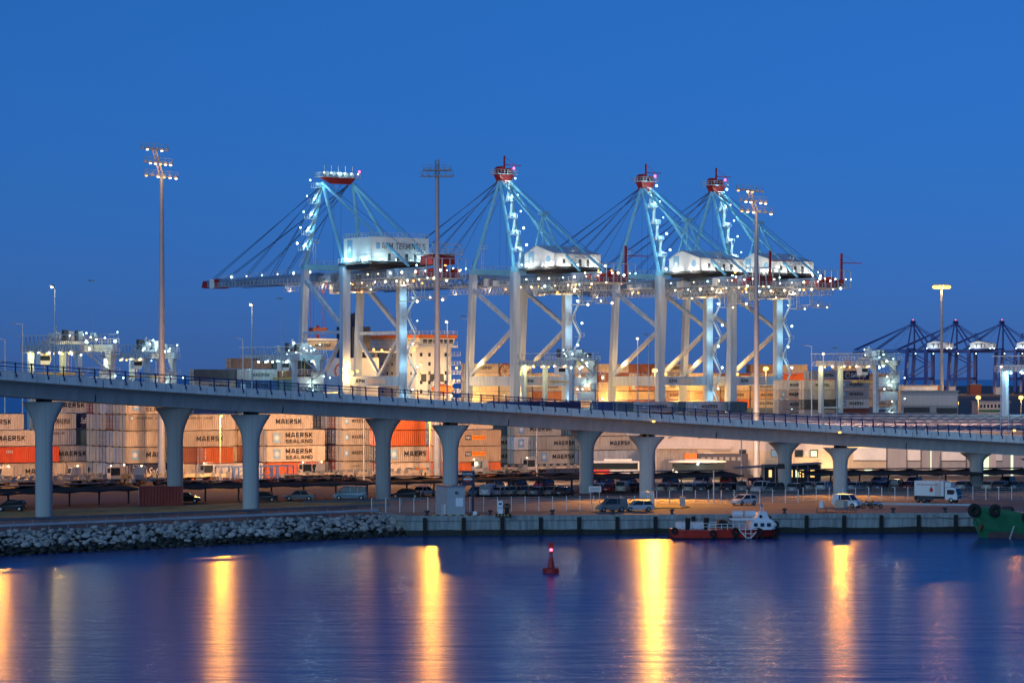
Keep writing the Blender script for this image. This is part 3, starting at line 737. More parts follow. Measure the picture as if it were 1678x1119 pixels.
DEC = {'M': 'lettered ', 'MS': 'star-panel ', 'SL': 'two-line lettered ', 'LINE': 'small-lettered ', 'PO': 'orange-badged ', 'SAF': 'flag-emblem ', 'SAF2': 'script-lettered ', 'OK': 'white-lettered ', 'V': 'end-lettered ', 'W': 'lettered ', 'T': 'tiny-lettered ', '': 'blank '}
ORD = ['ground-level', 'second-tier', 'third-tier', 'fourth-tier', 'fifth-tier', 'sixth-tier', 'seventh-tier', 'eighth-tier']
NCON = 0
LABS = {}
def container(p, colr, dec, L, where, tier, ntier, row, door=True, rz=AL):
    global NCON; NCON += 1
    c = CC[colr]; j = random.choice([random.uniform(.66, .86), random.uniform(.88, 1.08)])
    o = bpy.data.objects.new('shipping_container', box_mesh(L)); col.objects.link(o)
    o.location = p; o.rotation_euler = (0, 0, rz); o.color = (min(1,c[0]*j), min(1,c[1]*j), min(1,c[2]*j), 1)
    sz = 'short ' if L < 7 else ''
    tn = 'topmost' if tier == ntier-1 else ORD[tier]
    rw = ('', 'second-row ', 'third-row ', 'fourth-row ', 'fifth-row ', 'rearmost ')[min(row, 5)]
    lab = f"{rw}{sz}{CNAME[colr]} {DEC.get(dec, '')}container, {tn} {where}"
    tag(o, lab, 'container', 'containers stacked in the terminal')
    for nm, me in decal(dec, L):
        x = bpy.data.objects.new(nm, me); col.objects.link(x); x.parent = o
    if door:
        x = bpy.data.objects.new('door_gear', door_mesh()); col.objects.link(x); x.parent = o
    return o
def block(px, py, rows, where, Y=None, z0=0.0, base=None, b_off=0.0):
    """px = photo column of the near left bottom corner; rows = list (near to far) of stacks; each stack = list of (colour, decal[, 20])"""
    P = base if base is not None else (at(px, Y) if Y else G(px, py))
    P = Vector((P.x, P.y, z0))
    for r, st in enumerate(rows):
        o_ = P + V*(r*2.62)
        if isinstance(st, tuple): o_ = o_ + U*st[0]; st = st[1]
        for i, it in enumerate(st):
            if it is None: continue
            L = L20 if len(it) > 2 and it[2] == 20 else L40
            container(o_ + Vector((0,0,i*CH)) + U*random.uniform(-.04,.04), it[0], it[1], L, where, i, len(st), r)
c = 'cream'; g = 'grey'
# --- front row of the yard, seen under and over the viaduct
block(4, 786, [[(c,'M')], [(c,'M'),('redorange','OK')], (-3.0, [(g,''),(c,''),(c,'M')]), (-4.5, [(g,''),(c,''),(c,''),(c,'M')]), (-6.0,[(c,''),(g,''),(c,''),(c,''),('orange','',20)])], 'in the leftmost stack')
block(108, 783, [[(c,'M')], (-4.5, [('tan',''),(g,'M')]), (-1.5, [('brown',''),(g,''),(g,'LINE',20),(c,'M',20)]), (4.8, [(g,''),(g,''),('teal','',20),('navy','SAF2',20)]), (-1.0,[(c,''),(g,''),(c,''),(c,''),(c,'M')])], 'behind the leftmost pier')
block(206, 786, [[('navy','SAF'),(c,'MS'),(c,''),(c,'LINE'),(c,'SL')], [(g,''),('shade',''),(c,''),(g,''),(c,'')], [(g,''),(c,''),('shade',''),('brown',''),(g,'M')], [('shade',''),(g,''),(g,''),('tan',''),('shade','')],
      [(c,''),(c,''),(c,''),(g,''),(c,'')], [(g,''),(c,''),(c,''),(c,''),('darkred','')]], 'behind the tallest mast')
block(333, 786, [[('white',''),('orange','V',20)], (-4.3,[(c,''),('brown','',20),(c,'M'),(c,'LINE')]), (-1.5,[(g,''),(c,''),(c,'M'),(c,'M')]), [(g,''),('dark',''),(c,'MS'),(g,'')], [(c,''),(c,''),('brown',''),('green','')],
      [(c,''),('brown','')  ,(g,''),('dark','')], [('brown',''),(c,''),('tan',''),('brown','')]], 'behind the slim lamp pole')
block(437, 783.5, [[('orange',''),(c,'SL'),(c,'SL')], (-1.0,[('brown',''),(c,''),(g,''),(c,'M')]), (-3.0,[('brown',''),('brown',''),(c,''),(c,'')]), [(c,''),('tan',''),('brown',''),(c,'M')]], 'right of the second near pier')
block(561, 781.5, [[(c,'T',20),(c,'MS',20),(c,'MS',20),(c,'MS',20)], [('darkred','',20),('brown','',20),('navy','',20),('brown','',20)], [('tan','',20),('navy','',20),('brown','',20),(g,'',20),(c,'')],
      [('dark','',20),('navy','',20),('dark','',20),('dark','',20)], [('brown','',20),('dark','',20),('tan','',20),('navy','',20),(c,'M')]], 'in the stack left of the orange-topped one')
block(610, 781, [(1.2,[('brown','',20),('dark','',20),('navy','',20),('tan','',20)]), (1.0,[('dark','',20),('brown','',20),('dark','',20),('brown','',20)])], 'in the dark gap left of the unlit mast')
block(631, 784, [[(c,'PO'),(c,'MS'),('orange','V'),('orange','V')], [('brown',''),('dark',''),('orange',''),('orange','')]], 'behind the unlit mast')
block(729, 784, [[('orange','V'),('tan','PO'),('tan','PO')], [('orange',''),('tan',''),('tan',''),(c,'M')], [(c,''),('orange',''),('blue',''),('teal','')]], 'behind the fuel station sign')
block(792, 759, [[(c,'M'),(c,'M')], [(g,''),(c,''),('teal','')], (3.0,[(c,''),(g,''),('blue',''),('teal','')])], 'right of the brown-badged stack')
block(880, 760, [[(c,'MS'),(c,'M')], (-4.0,[(c,''),('white','MS'),(c,'MS')]), (-1.0,[(g,''),(c,''),('white','MS'),(c,'')])], 'left of the middle far pier')
block(972, 760, [[('white',''),(c,'M')], (-1.0,[(g,''),(c,''),(c,'M')]), [(g,''),('teal',''),(g,'')], [('teal',''),(g,''),('teal','')]], 'just right of the middle far pier')
block(1026, 758, [[(g,''),('teal','MS'),('white','MS')], [(g,''),('dark',''),(g,'')]], 'beside the warehouse end')
# small dark red container standing in the car park
rc = G(228, 829); 
o = container(Vector((rc.x, rc.y, 0)), 'darkred', '', 6.06, '', 0, 1, 0, rz=AL*0.2)
o['label'] = 'weathered dark red container standing alone in the car park by a pier'
# --- rows above the deck
def row(y_top_tiers, Y, px0, items, where, ntot, show=2):
    P = at(px0, Y)
    a = 0.0
    for k, it in enumerate(items):
        if it is None: a += 3.0; continue
        L = L20 if len(it) > 2 and it[2] == 20 else L40
        for i in range(max(0, ntot-show), ntot):
            cc = it if i == ntot-1 else (random.choice(['grey','teal','cream','brown','blue']), random.choice(['','M','MS','']) if L > 7 else '')
            container(P + U*a + Vector((0,0,i*CH)), cc[0], cc[1], L, f"{where}", i, ntot, 0, door=(k == 0 or items[k-1] is None))['label'] = \
                f"{'short ' if L < 7 else ''}{CNAME[cc[0]]} container, {'topmost' if i == ntot-1 else 'beneath'}, {'' if len(items) == 1 else ['first','second','third','fourth','fifth','sixth'][k]+' '}{where}"
        a += L+.35
row(0, 690, 318, [('dark',''),('grey','M'),('brown','M')], 'in the dark row left of the blue-lit yard crane', 7, 7)
row(0, 699, 378, [('brown',''),('dark','M')], 'inside the blue-lit yard crane', 8, 8)
for k, (px, items) in enumerate(((806, [('blue','M',40),('navy','',20)]), (893, [('navy','M')]), (980, [('blue','',20),('blue','',20)]), (1013, [('teal','',20)]), (1047, [('shade','MS')]), (1112, [('teal','',20)]), (1131, [('shade','MS')]), (1197, [('teal','',20)]))):
    row(0, 733, px, items, ['at the purple pair left of the middle yard crane','behind the legs of the middle yard crane','in the blue pair right of the middle yard crane','just left of the first shaded star container','at the first shaded star container','between the two shaded star containers','at the second shaded star container','right of the second shaded star container'][k], 4, 4)
def stackrow(Y, px0, n, cols, where, pick, deco):
    P = at(px0, Y); a = 0
    nm = ['first','second','third','fourth','fifth','sixth','seventh','eighth','ninth','tenth','eleventh']
    for k in range(n):
        ht = cols[k]
        for i in range(ht):
            cc = random.choice(pick)
            if i < ht-5: continue
            o = container(P+U*a+Vector((0,0,i*CH)), cc, random.choice(deco), L40, where, i, ht, 0, door=(k == 0))
            o['label'] = f"{CNAME[cc]} container, {'topmost' if i == ht-1 else ORD[i]}, {where}"
        a += L40+.5
stackrow(800, 1276, 1, [6], 'right of the rightmost ship crane legs', ['grey','cream','white','grey'], ['M','MS'])
stackrow(790, 1318, 1, [6], 'at the left leg of the rightmost complete yard crane', ['grey','brown','dark'], ['M',''])
stackrow(812, 1326, 1, [7], 'inside the rightmost complete yard crane', ['grey','brown','cream'], ['M','MS'])
P = at(1376, 820)
for i, (cc, dd) in enumerate([('blue',''),('teal','MS'),('brown',''),('white','MS'),('grey','MS'),('grey','MS'),('navy','SAF')]):
    container(P+Vector((0,0,i*CH)), cc, dd, L40, '', i, 7, 0)['label'] = f"{CNAME[cc]} container, {'topmost' if i == 6 else ORD[i]}, of the tall script-topped stack inside a yard crane"
row(0, 700, 1236, [('teal',''),('cream','M'),('grey','MS'),('grey','MS')], 'in the low row under the rightmost ship crane', 3, 2)
row(0, 705, 1366, [('blue','',20),('brown','',20),('grey','MS'),('grey','')], 'in the low row under the lettered-stack yard crane', 3, 2)
# ================================================================ SHIP-TO-SHORE CRANES
def sts(px_t, label, kind, Cpos=None, ang=AL, mats=None, lights=True, group='ship-to-shore gantry cranes', detail=True, lettering=None):
    base = Cpos if Cpos is not None else CR(px_t)
    t = thing('gantry_crane', label, 'crane', base, ang, group)
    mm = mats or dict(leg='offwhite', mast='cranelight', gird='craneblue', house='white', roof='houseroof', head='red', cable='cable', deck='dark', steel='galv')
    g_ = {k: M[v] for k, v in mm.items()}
    a = 9.5; Gg = 24.0; ZG = 46.8; A = 80.0 if kind == 2 else 76.5; zb = 15.5
    for sx in (-1, 1):
        x = sx*a
        MB().beam((x,0,2.2),(x,0,ZG+2.5), 2.5 if detail else 3.6, 1.9 if detail else 3.2).build('landside_leg', g_['leg'], t)
        MB().beam((x,Gg+1.2,2.2),(x,Gg-2.0,ZG+2.5), 1.9 if detail else 3.4, 1.7 if detail else 3.0).build('waterside_leg', g_['leg'], t)
        for y in (0, Gg):
            b = MB()
            for k in (-1, 1):
                b.box(x+k*2.2-1.6, x+k*2.2+1.6, y-.6, y+.6, .5, 1.7)
                for w_ in (-1, 1): b.tube((x+k*2.2+w_*.8, y-.3, .45), (x+k*2.2+w_*.8, y+.3, .45), .4, n=10)
            b.box(x-2.6, x+2.6, y-.5, y+.5, 1.5, 2.3); b.build('bogie', M['dark'], t)
        MB().box(x-.9, x+.9, .9, Gg-.9, zb, zb+3.0).build('portal_beam', g_['leg'], t)
        br = MB()
        if kind == 1:
            br.beam((x,.5,31),(x,Gg,31), .9); br.beam((x,Gg-1.5,ZG),(x,.8,32), 1.1); br.beam((x,Gg,30.4),(x,Gg/2,zb+3), .9); br.beam((x,.6,30.4),(x,Gg/2,zb+3), .9)
        else:
            br.beam((x,Gg-1.5,ZG-2),(x,.8,33.5), 1.05); br.beam((x,.8,32.5),(x,Gg-.5,zb+3.2), 1.05)
        br.build('brace', g_['leg'], t)
    for y in (0, Gg):
        MB().box(-a+1.25 if y == 0 else -a+1, a-1.25 if y == 0 else a-1, y-.8, y+.8, zb+.2, zb+2.9).build('cross_beam', g_['leg'], t)
        yy = 0 if y == 0 else Gg-2
        MB().box(-a-.9, a+.9, yy-1.1, yy+1.1, ZG+2.4, ZG+4.0).build('upper_cross_beam', g_['mast'], t)
    # girder and boom
    gz0, gz1 = ZG-1.0, ZG+1.7; yb = -32.5
    for sx in (-1, 1):
        MB().box(sx*3.2-.7, sx*3.2+.7, yb, Gg+2, gz0, gz1).build('girder', g_['gird'], t)
    if kind == 1:
        bm_ = MB()
        bm_.add([(-2.2,Gg+2,gz0-.2),(2.2,Gg+2,gz0-.2),(2.2,Gg+2,gz1+.3),(-2.2,Gg+2,gz1+.3),(-1.5,Gg+72,gz0+.5),(1.5,Gg+72,gz0+.5),(1.5,Gg+72,gz1+.1),(-1.5,Gg+72,gz1+.1)],
                [(0,3,2,1),(4,5,6,7),(0,1,5,4),(1,2,6,5),(2,3,7,6),(3,0,4,7)])
        bm_.build('boom', g_['gird'], t)
        MB().box(-1.75, 1.75, Gg+64, Gg+67, gz0+.1, gz1+.35).build('boom_band', g_['head'], t)
        MB().box(-1.75, 1.75, Gg+67, Gg+70, gz0+.15, gz1+.35).build('boom_band', M['white'], t)
        MB().profile([(0,0),(3.5,.3),(2.6,2.4),(0,2.4)], -1.6, 1.6).build('boom_tip', g_['head'], t, loc=(0,Gg+72,gz0+.2), rz=R(90))
    else:
        for sx in (-1, 1):
            b = MB(); n = 13; x = sx*3.2
            b.box(x-.5, x+.5, Gg+2.2, Gg+68, gz0+.1, gz0+1.3)
            b.box(x-.4, x+.4, Gg+2.2, Gg+66, gz1+.6, gz1+1.1)
            for k in range(n): y0 = Gg+2.5+k*4.9; b.beam((x,y0,gz0+1.2),(x,y0+2.4,gz1+.7), .3); b.beam((x,y0+2.4,gz1+.7),(x,y0+4.9,gz0+1.2), .3)
            b.build('boom', g_['gird'], t)
        x_ = MB()
        for k in range(10): x_.beam((-3.2,Gg+5+k*7,gz0+.7),(3.2,Gg+5+k*7,gz0+.7), .5)
        x_.build('boom_tie', g_['gird'], t)
    if detail:
        wk = MB()
        for sx in (-1, 1):
            x = sx*4.9
            wk.box(x-.55, x+.55, yb-2, Gg+(60 if kind == 1 else 62), gz0+.15, gz0+.28); wk.rail((x+sx*.5,yb-2,gz0+.28),(x+sx*.5,Gg+60,gz0+.28), 1.2, 2.2, .05)
        if kind == 1: wk.rail((-2,Gg+3,gz1+.2),(-1.5,Gg+62,gz1+.2), 1.2, 2.4, .05)
        wk.rail((-a,-.9,ZG+4),(a,-.9,ZG+4), 1.2, 1.6, .05); wk.rail((-a,Gg-1,ZG+4),(a,Gg-1,ZG+4), 1.2, 1.6, .05)
        wk.build('walkway', g_['steel'], t)
    # A-frame
    ya = Gg-4.5; hw = 5.2 if kind == 1 else 1.5 if detail else 3.6; rr = .62 if detail else .95
    feet = [(-a,Gg-2,ZG+3.5),(-a,.4,ZG+3.5),(a,Gg-2,ZG+3.5),(a,.4,ZG+3.5)]
    for f in feet:
        sx = -1 if f[0] < 0 else 1
        MB().tube(f, (sx*hw,ya,A-2), rr, rr*.8, 8).build('mast', g_['mast'], t, True)
    hb = MB()
    if kind == 1:
        hb.add([(-5.6,ya-1,A-.4),(5.6,ya-1,A-.4),(5.6,ya+1,A-.4),(-5.6,ya+1,A-.4),(-2.2,ya-.7,A-2.1),(4.0,ya-.7,A-2.1),(4.0,ya+.7,A-2.1),(-2.2,ya+.7,A-2.1)],
               [(0,1,2,3),(4,7,6,5),(0,4,5,1),(1,5,6,2),(2,6,7,3),(3,7,4,0)])
    else:
        hq = 2.9 if detail else 6.0
        hb.add([(-hq,ya-1.5,A),(hq,ya-1.5,A),(hq,ya+1.5,A),(-hq,ya+1.5,A),(-1.5,ya-1,A-3.6),(1.5,ya-1,A-3.6),(1.5,ya+1,A-3.6),(-1.5,ya+1,A-3.6)],
               [(0,1,2,3),(4,7,6,5),(0,4,5,1),(1,5,6,2),(2,6,7,3),(3,7,4,0)])
        hb.tube((-1.4,ya-1.3,A+.9),(-1.4,ya+1.3,A+.9), 1.25, n=14); hb.tube((1.3,ya-1.3,A+.7),(1.3,ya+1.3,A+.7), .95, n=14)
    hb.build('apex_head', g_['head'], t)
    pf = MB(); wx = 6.6 if kind == 1 else 3.7
    pf.box(-wx, wx, ya-2.2, ya+2.2, A-.32, A-.15); pf.rail((-wx,ya-2.2,A-.15),(wx,ya-2.2,A-.15), 1.2, 1.2, .05); pf.rail((-wx,ya+2.2,A-.15),(wx,ya+2.2,A-.15), 1.2, 1.2, .05)
    pf.rail((-wx,ya-2.2,A-.15),(-wx,ya+2.2,A-.15), 1.2, 1.2, .05); pf.rail((wx,ya-2.2,A-.15),(wx,ya+2.2,A-.15), 1.2, 1.2, .05)
    pf.build('apex_platform', g_['steel'], t)
    if kind == 1:
        sh = MB()
        for k in range(5): sh.tube((-4+k*2.1,ya-.8,A+.7),(-4+k*2.1,ya+.8,A+.7), .7, n=10)
        for k in range(5): sh.beam((-4.6+k*2.4,ya,A),(-4.6+k*2.4,ya,A+3.2), .12)
        sh.build('rope_sheaves', M['white'], t); plight((0,ya-3.2,A+1.8), 700, COOL, t, r=.4)
        for k in range(6): MB().ball((-5.8+k*2.3,ya-2.0,A+.9), .22, 6).build('bulb', E['cool'], t)
    elif detail:
        j = MB(); j.beam((.2,ya,A+.5),(.2,ya,A+5.4), .42); j.beam((.2,ya,A+2.7),(5.6,ya-1,A+2.6), .22); j.beam((.2,ya,A+5.2),(3.6,ya-.6,A+2.8), .08)
        j.build('service_jib', g_['head'], t)
    # backstays to the rear, tee node
    nd = Vector((0,-7,A-16)) if kind == 2 else None
    for sx in (-1, 1):
        MB().tube((sx*hw,ya,A-2), (sx*4.5,-25.5,ZG+2.2), .42, .42, 7).build('backstay', g_['mast'], t, True)
    if kind == 2:
        nb = MB(); e = Vector((-3.2,-5.5,A-13.5))
        nb.tube(e, (-3.2,1,ZG+3), .36, n=6); nb.tube(e, (-3.2,-5.5,ZG+3), .36, n=6); nb.tube(e, (-3.2,-13,ZG+9), .36, n=6); nb.box(-4.4,-2,-6.8,-4.2,A-14,A-13)
        nb.build('stay_support', g_['mast'], t)
    else:
        for yy in (4, -4):
            MB().tube((-1,yy-8,ZG+3), (0.5,ya-9,A-20), .3, n=6).build('stay_support', g_['mast'], t)
    cb = MB()
    for sx in (-1, 1):
        for y1 in ((Gg+40, Gg+66) if kind == 2 else (Gg+30, Gg+46, Gg+66)):
            for d in (-.5, .5): cb.tube((sx*hw*.8+d*.4,ya+.8,A-1.6-abs(d)), (sx*(2.2 if kind == 1 else 3.2), y1+d*2, gz1+(.4 if kind == 1 else 1.0)), .10 if detail else .3, n=4)
        cb.tube((sx*1.2,ya,A-2),(sx*1.2,ya+.5,ZG+4), .05, n=4); cb.tube((sx*1.2,ya+.5,A-2),(sx*3,Gg+20,gz1+.5), .08, n=4)
        cb.tube((sx*hw,ya-.8,A-1.5),(sx*2.5,-30,gz1+1), .07, n=4)
    cb.build('forestay', g_['cable'], t)
    # machinery house
    if kind == 1: x0, x1, y0, y1, z0, ze, zr = -9.6, 9.6, -14.2, .5, ZG+3.9, ZG+10.6, None
    else: x0, x1, y0, y1, z0, ze, zr = -8.4, 8.4, -18.3, -3.2, ZG+3.7, ZG+7.4, ZG+9.9
    if not detail: x0, x1, y0, y1, ze, zr = -11, 11, -24, -2, ze+2, zr+2
    hm = MB(); hm.box(x0, x1, y0, y1, z0, ze)
    if zr:
        ym = (y0+y1)/2+1.5; hm.add([(x0,y0,ze),(x0,y1,ze),(x0,ym,zr),(x1-2,y0,ze),(x1-2,y1,ze),(x1-2,ym,zr)], [(0,2,1),(3,4,5),(0,1,4,3)])
    ho = hm.build('machinery_house', g_['house'], t)
    if zr:
        rf = MB(); rf.add([(x0-.3,y0-.5,ze-.05),(x1+.3,y0-.5,ze-.05),(x1-2.5,ym,zr+.12),(x0-.3,ym,zr+.12),(x0-.3,y1+.5,ze-.05),(x1+.3,y1+.5,ze-.05)], [(0,1,2,3),(3,2,5,4),(1,5,2)])
        rf.build('roof', g_['roof'], ho)
    dk = MB(); dk.box(x0-1.2, x1+2.5, y0-2.2, y1+1, z0-.9, z0-.35); dk.box(x0, x1, y0+1, y1-1, gz1+.02, z0-.9)
    dk.build('house_deck', g_['deck'], t)
    if detail:
        rl = MB(); rl.rail((x0-1.2,y0-2.2,z0-.35),(x1+2.5,y0-2.2,z0-.35), 1.2, 1.6, .05); rl.rail((x0-1.2,y0-2.2,z0-.35),(x0-1.2,y1+1,z0-.35), 1.2, 1.6, .05)
        if not zr: rl.rail((x0,y0,ze),(x1,y0,ze), 1.2, 1.4, .05); rl.rail((x0,y0,ze),(x0,y1,ze), 1.2, 1.4, .05); rl.rail((x0,y1,ze),(x1,y1,ze), 1.2, 1.4, .05)
        rl.build('deck_railing', g_['steel'], t)
        for k in range(4):
            xx = x0+(5.5 if kind == 1 else 3)+k*2.9; MB().box(xx, xx+.9, y0-.06, y0, z0+.1, z0+2.1).build('house_door', M['dark'], ho)
        if kind == 2: MB().box(x0+6.5, x1-4.4, y0-1.6, y0-.55, ze-1.2, ze-.95).build('door_canopy', g_['roof'], ho)
    # logo and lettering on the house
    if lettering == 'apm':
        mb = MB(); cz = (z0+ze)/2+.2; xx = x0-.05; yc = (y0+y1)/2+4.0
        mb.add([(xx,yc+1.4,cz-2.6),(xx,yc-1.4,cz-2.6),(xx,yc-1.4,cz+2.6),(xx,yc+1.4,cz+2.6)], [(0,1,2,3)], 0)
        star(mb, -yc, cz, 1.3, xx-.05, 1, flip=True); mb.build('logo', [M['logoblue'], M['wletter']], ho)
        if kind == 1:
            me = fit_text('APM TERMINALS', x0+3.4, x1-1.2, z0+3.3, z0+5.1, M['letter'], bold=.015)
            for v in me.vertices: v.co.y = y0-.06
            put('lettering', me, ho)
            MB().box(x0+1.6, x0+2.9, y0-.06, y0-.01, z0+3.3, z0+5.1).build('logo', M['logoblue'], ho)
            me = fit_text('APM TERMINALS', -(Gg+60), -(Gg+39), gz0+.75, gz0+2.0, M['letter'], bold=.015, flip=-2.2)
            put('lettering', me, t)
            # boom side tapers: push letters just proud of the face
            for v in me.vertices:
                f_ = (v.co.y-(Gg+2))/70; v.co.x = -(2.2-.7*f_)-.06
        else:
            mb = MB(); yc2 = (y0+y1)/2-4.6
            mb.lathe((0,0,0), [(.02,0),(1.1,0),(1.1,.05)], 12)
            o2 = mb.build('emblem', M['logoblue'], ho, loc=(x0-.02, yc2, cz)); o2.rotation_euler = (0, -R(90), 0)
    elif lettering:
        me = fit_text(lettering, x0+5, x1-5, z0+1.0, ze-.6, M['letter'], bold=.02)
        for v in me.vertices: v.co.y = y0-.08
        put('lettering', me, ho)
        me = fit_text(lettering, -(y1-5), -(y0+4), z0+1.0, ze-.6, M['letter'], bold=.02, flip=x0-.08); put('lettering', me, ho)
    if not detail:
        if lights:
            for p in ((x0-1,y0-2,z0),( 0,y0-2,z0),(x0-1,y1,z0),(a,0,30),(a,0,20),(a,0,40),(-6,14,ZG-2),(4,-3,ZG-2)):
                MB().ball(p, .55, 6).build('bulb', E['cool' if p[2] < 45 or p[1] < 0 else 'warm'], t)
            plight((0,y0-5,z0+.6), 2600, (1,.95,.85), t, r=.6); plight((x0-5,-9,z0+.6), 2600, (.8,.95,1), t, r=.6)
            plight((0,12,30), 9000, SODIUM, t, r=1); plight((0,10,6), 26000, SODIUM, t, r=1)
            MB().ball((0,ya,A+2.2), .55, 6).build('bulb', E['red'], t)
        return t
    # rear platform, machinery and red service crane
    rp = MB(); rp.box(-6.5, 6.5, yb-5, yb+8, gz0-.6, gz0-.35); rp.rail((-6.5,yb-5,gz0-.35),(6.5,yb-5,gz0-.35), 1.2, 1.5, .05); rp.rail((-6.5,yb-5,gz0-.35),(-6.5,yb+8,gz0-.35), 1.2, 1.5, .05)
    rp.rail((6.5,yb-5,gz0-.35),(6.5,yb+8,gz0-.35), 1.2, 1.5, .05)
    for k in range(6):
        rp.beam((-6.5+k*2.6,yb-5,gz0-.4),(-6.5+k*2.6,yb-5,gz1+2.2), .18)
    rp.box(-6.5,6.5,yb-5.1,yb-4.9,gz1+2.1,gz1+2.3); rp.build('rear_platform', g_['steel'], t)
    mc = MB(); 
    for k in range(5):
        x = -4.8+k*2.2; mc.box(x, x+1.5, yb-3.2+(k % 2), yb-.6+(k % 2), gz0-.35, gz0+1.5+(k % 3)*.7); mc.tube((x+.7,yb+2,gz0+1.2),(x+.7,yb+4.2,gz0+1.2), .8, n=10)
    mc.build('machinery', g_['head'], t)
    if kind == 2:
        j = MB(); j.beam((4.5,yb-3,gz0),(4.5,yb-3,ZG+9.2), .55); j.beam((4.5,yb-3,ZG+6.3),(10.3,yb-6,ZG+6.2), .25); j.beam((4.5,yb-3,ZG+9),(8.3,yb-5,ZG+6.5), .08)
        j.build('service_crane', g_['head'], t)
    else:
        j = MB(); j.box(-3.2,4.2,yb-3,yb+3,gz1+.6,gz1+3.0); j.build('rear_cabin', g_['head'], t)
        j = MB(); j.box(-4.5,5.5,yb-5,yb+4,gz1+3.3,gz1+3.55); j.rail((-4.5,yb-5,gz1+3.55),(5.5,yb-5,gz1+3.55), 1.2, 1.5, .06); j.rail((-4.5,yb-5,gz1+3.55),(-4.5,yb+4,gz1+3.55), 1.2, 1.5, .06)
        for k in range(5): j.beam((-4.2+k*2.3,yb-4.5,gz1+3.5),(-4.2+k*2.3,yb-4.5,gz1+6), .15)
        j.box(-4.4,5.4,yb-4.8,yb-4.2,gz1+6,gz1+6.2)
        j.build('rear_platform_upper', g_['steel'], t)
    # trolley and cab under the girder, festoon loops
    ty = 10 if kind == 1 else -9
    tr = MB(); tr.box(-4.2,4.2,ty-4,ty+4,gz0-1.2,gz0-.5)
    for k in range(4): tr.tube((-3+k*2,ty-2.5,gz0-1.9),(-3+k*2,ty+2.5,gz0-1.9), .65, n=9)
    for k in range(5): tr.beam((-4.2,ty-4+k*2,gz0-.6),(-4.2,ty-3+k*2,gz0-3.0), .14); tr.beam((4.2,ty-4+k*2,gz0-.6),(4.2,ty-3+k*2,gz0-3.0), .14)
    tr.box(-4.6,4.6,ty-4.6,ty+4.6,gz0-3.2,gz0-3.0); tr.rail((-4.6,ty-4.6,gz0-3.0),(4.6,ty-4.6,gz0-3.0), 1.0, 1.3, .05); tr.rail((-4.6,ty-4.6,gz0-3.0),(-4.6,ty+4.6,gz0-3.0), 1.0, 1.3, .05)
    tr.build('trolley', g_['steel'] , t)
    cbm = MB(); cbm.profile([(-1.3,0),(1.0,0),(1.5,1.2),(1.3,2.6),(-1.3,2.6)], -1.2, 1.2); cbm.build('operator_cab', g_['house'], t, loc=(-3.0,ty+5.8,gz0-3.6))
    MB().box(-4.25,-1.75,ty+5.0,ty+6.3,gz0-2.6,gz0-1.6).build('cab_window', M['glass'], t)
    fs = MB(); n = 8; yy0 = -28 if kind == 2 else -4
    for k in range(n):
        ya_, yb_ = yy0+k*3.1, yy0+(k+1)*3.1; dp = 3.4 if k % 2 else 2.6
        pts = [Vector((-4.9, ya_+(yb_-ya_)*i/8, gz0-.2-dp*math.sin(math.pi*i/8))) for i in range(9)]; fs.path(pts, .09, 4)
    fs.build('festoon_cable', M['orange'] if kind == 1 else M['cable'], t)
    lm = MB()
    for (xx, yy, hh) in ((-3,-24,6.5),(3.5,-27,6),(-2,-29,5.5)):
        for dx in (-.5,.5): lm.beam((xx+dx,yy,gz0-hh),(xx+dx,yy,gz0), .12)
        for k in range(6): lm.beam((xx-.5,yy,gz0-hh+k),(xx+.5,yy,gz0-hh+k), .07)
        lm.box(xx-2.2,xx+2.2,yy-2,yy+2,gz0-hh-.2,gz0-hh); lm.rail((xx-2.2,yy-2,gz0-hh),(xx+2.2,yy-2,gz0-hh), 1.0, 1.2, .05)
    lm.build('hanging_platform', g_['steel'], t)
    # stair towers: zigzag up the landside leg (+u side), and platforms up one mast
    st = MB(); n = 8; zz0 = 3.0; dz = (ZG-3.0)/n; x = a+1.4
    for k in range(n):
        z1 = zz0+k*dz; s_ = 1 if k % 2 == 0 else -1
        st.beam((x+.9-s_*1.6,-1.6,z1),(x+.9+s_*1.6,-1.6,z1+dz), .75, .18); st.beam((x+.9-s_*1.6,-2.0,z1+1.1),(x+.9+s_*1.6,-2.0,z1+dz+1.1), .09)
        st.box(x+.9+s_*1.6-.8, x+.9+s_*1.6+.8, -2.3, .3, z1+dz-.1, z1+dz); st.rail((x+.9+s_*1.6-.8,-2.3,z1+dz),(x+.9+s_*1.6+.8,-2.3,z1+dz), 1.1, .8, .05)
    st.build('leg_stair', g_['steel'], t)
    F0 = Vector((-a,Gg-2,ZG+3.5)) if kind == 1 else Vector((-a,.4,ZG+3.5)); F1 = Vector((-hw,ya,A-2)); ms = MB(); n = 5; lp = []
    for k in range(1, n+1):
        p = F0.lerp(F1, k/(n+.3)); d = Vector((-1.4,0,0)) if kind == 1 else Vector((1.3,-1,0))
        ms.box(p.x-1.3+d.x, p.x+1.3+d.x, p.y-1.3+d.y, p.y+1.3+d.y, p.z-.1, p.z); ms.rail((p.x-1.3+d.x,p.y-1.3+d.y,p.z),(p.x+1.3+d.x,p.y-1.3+d.y,p.z), 1.1, .9, .05)
        ms.rail((p.x-1.3+d.x,p.y-1.3+d.y,p.z),(p.x-1.3+d.x,p.y+1.3+d.y,p.z), 1.1, .9, .05)
        q0 = F0.lerp(F1, (k-1)/(n+.3))
        ms.beam(q0+d+Vector((-1,-.5,0)), p+d+Vector((1,-.5,0)), .7, .15); ms.beam(q0+d+Vector((-1,-.8,1.1)), p+d+Vector((1,-.8,1.1)), .07)
        lp.append(p+d)
    ms.build('mast_stair', g_['steel'], t)
    lb = []
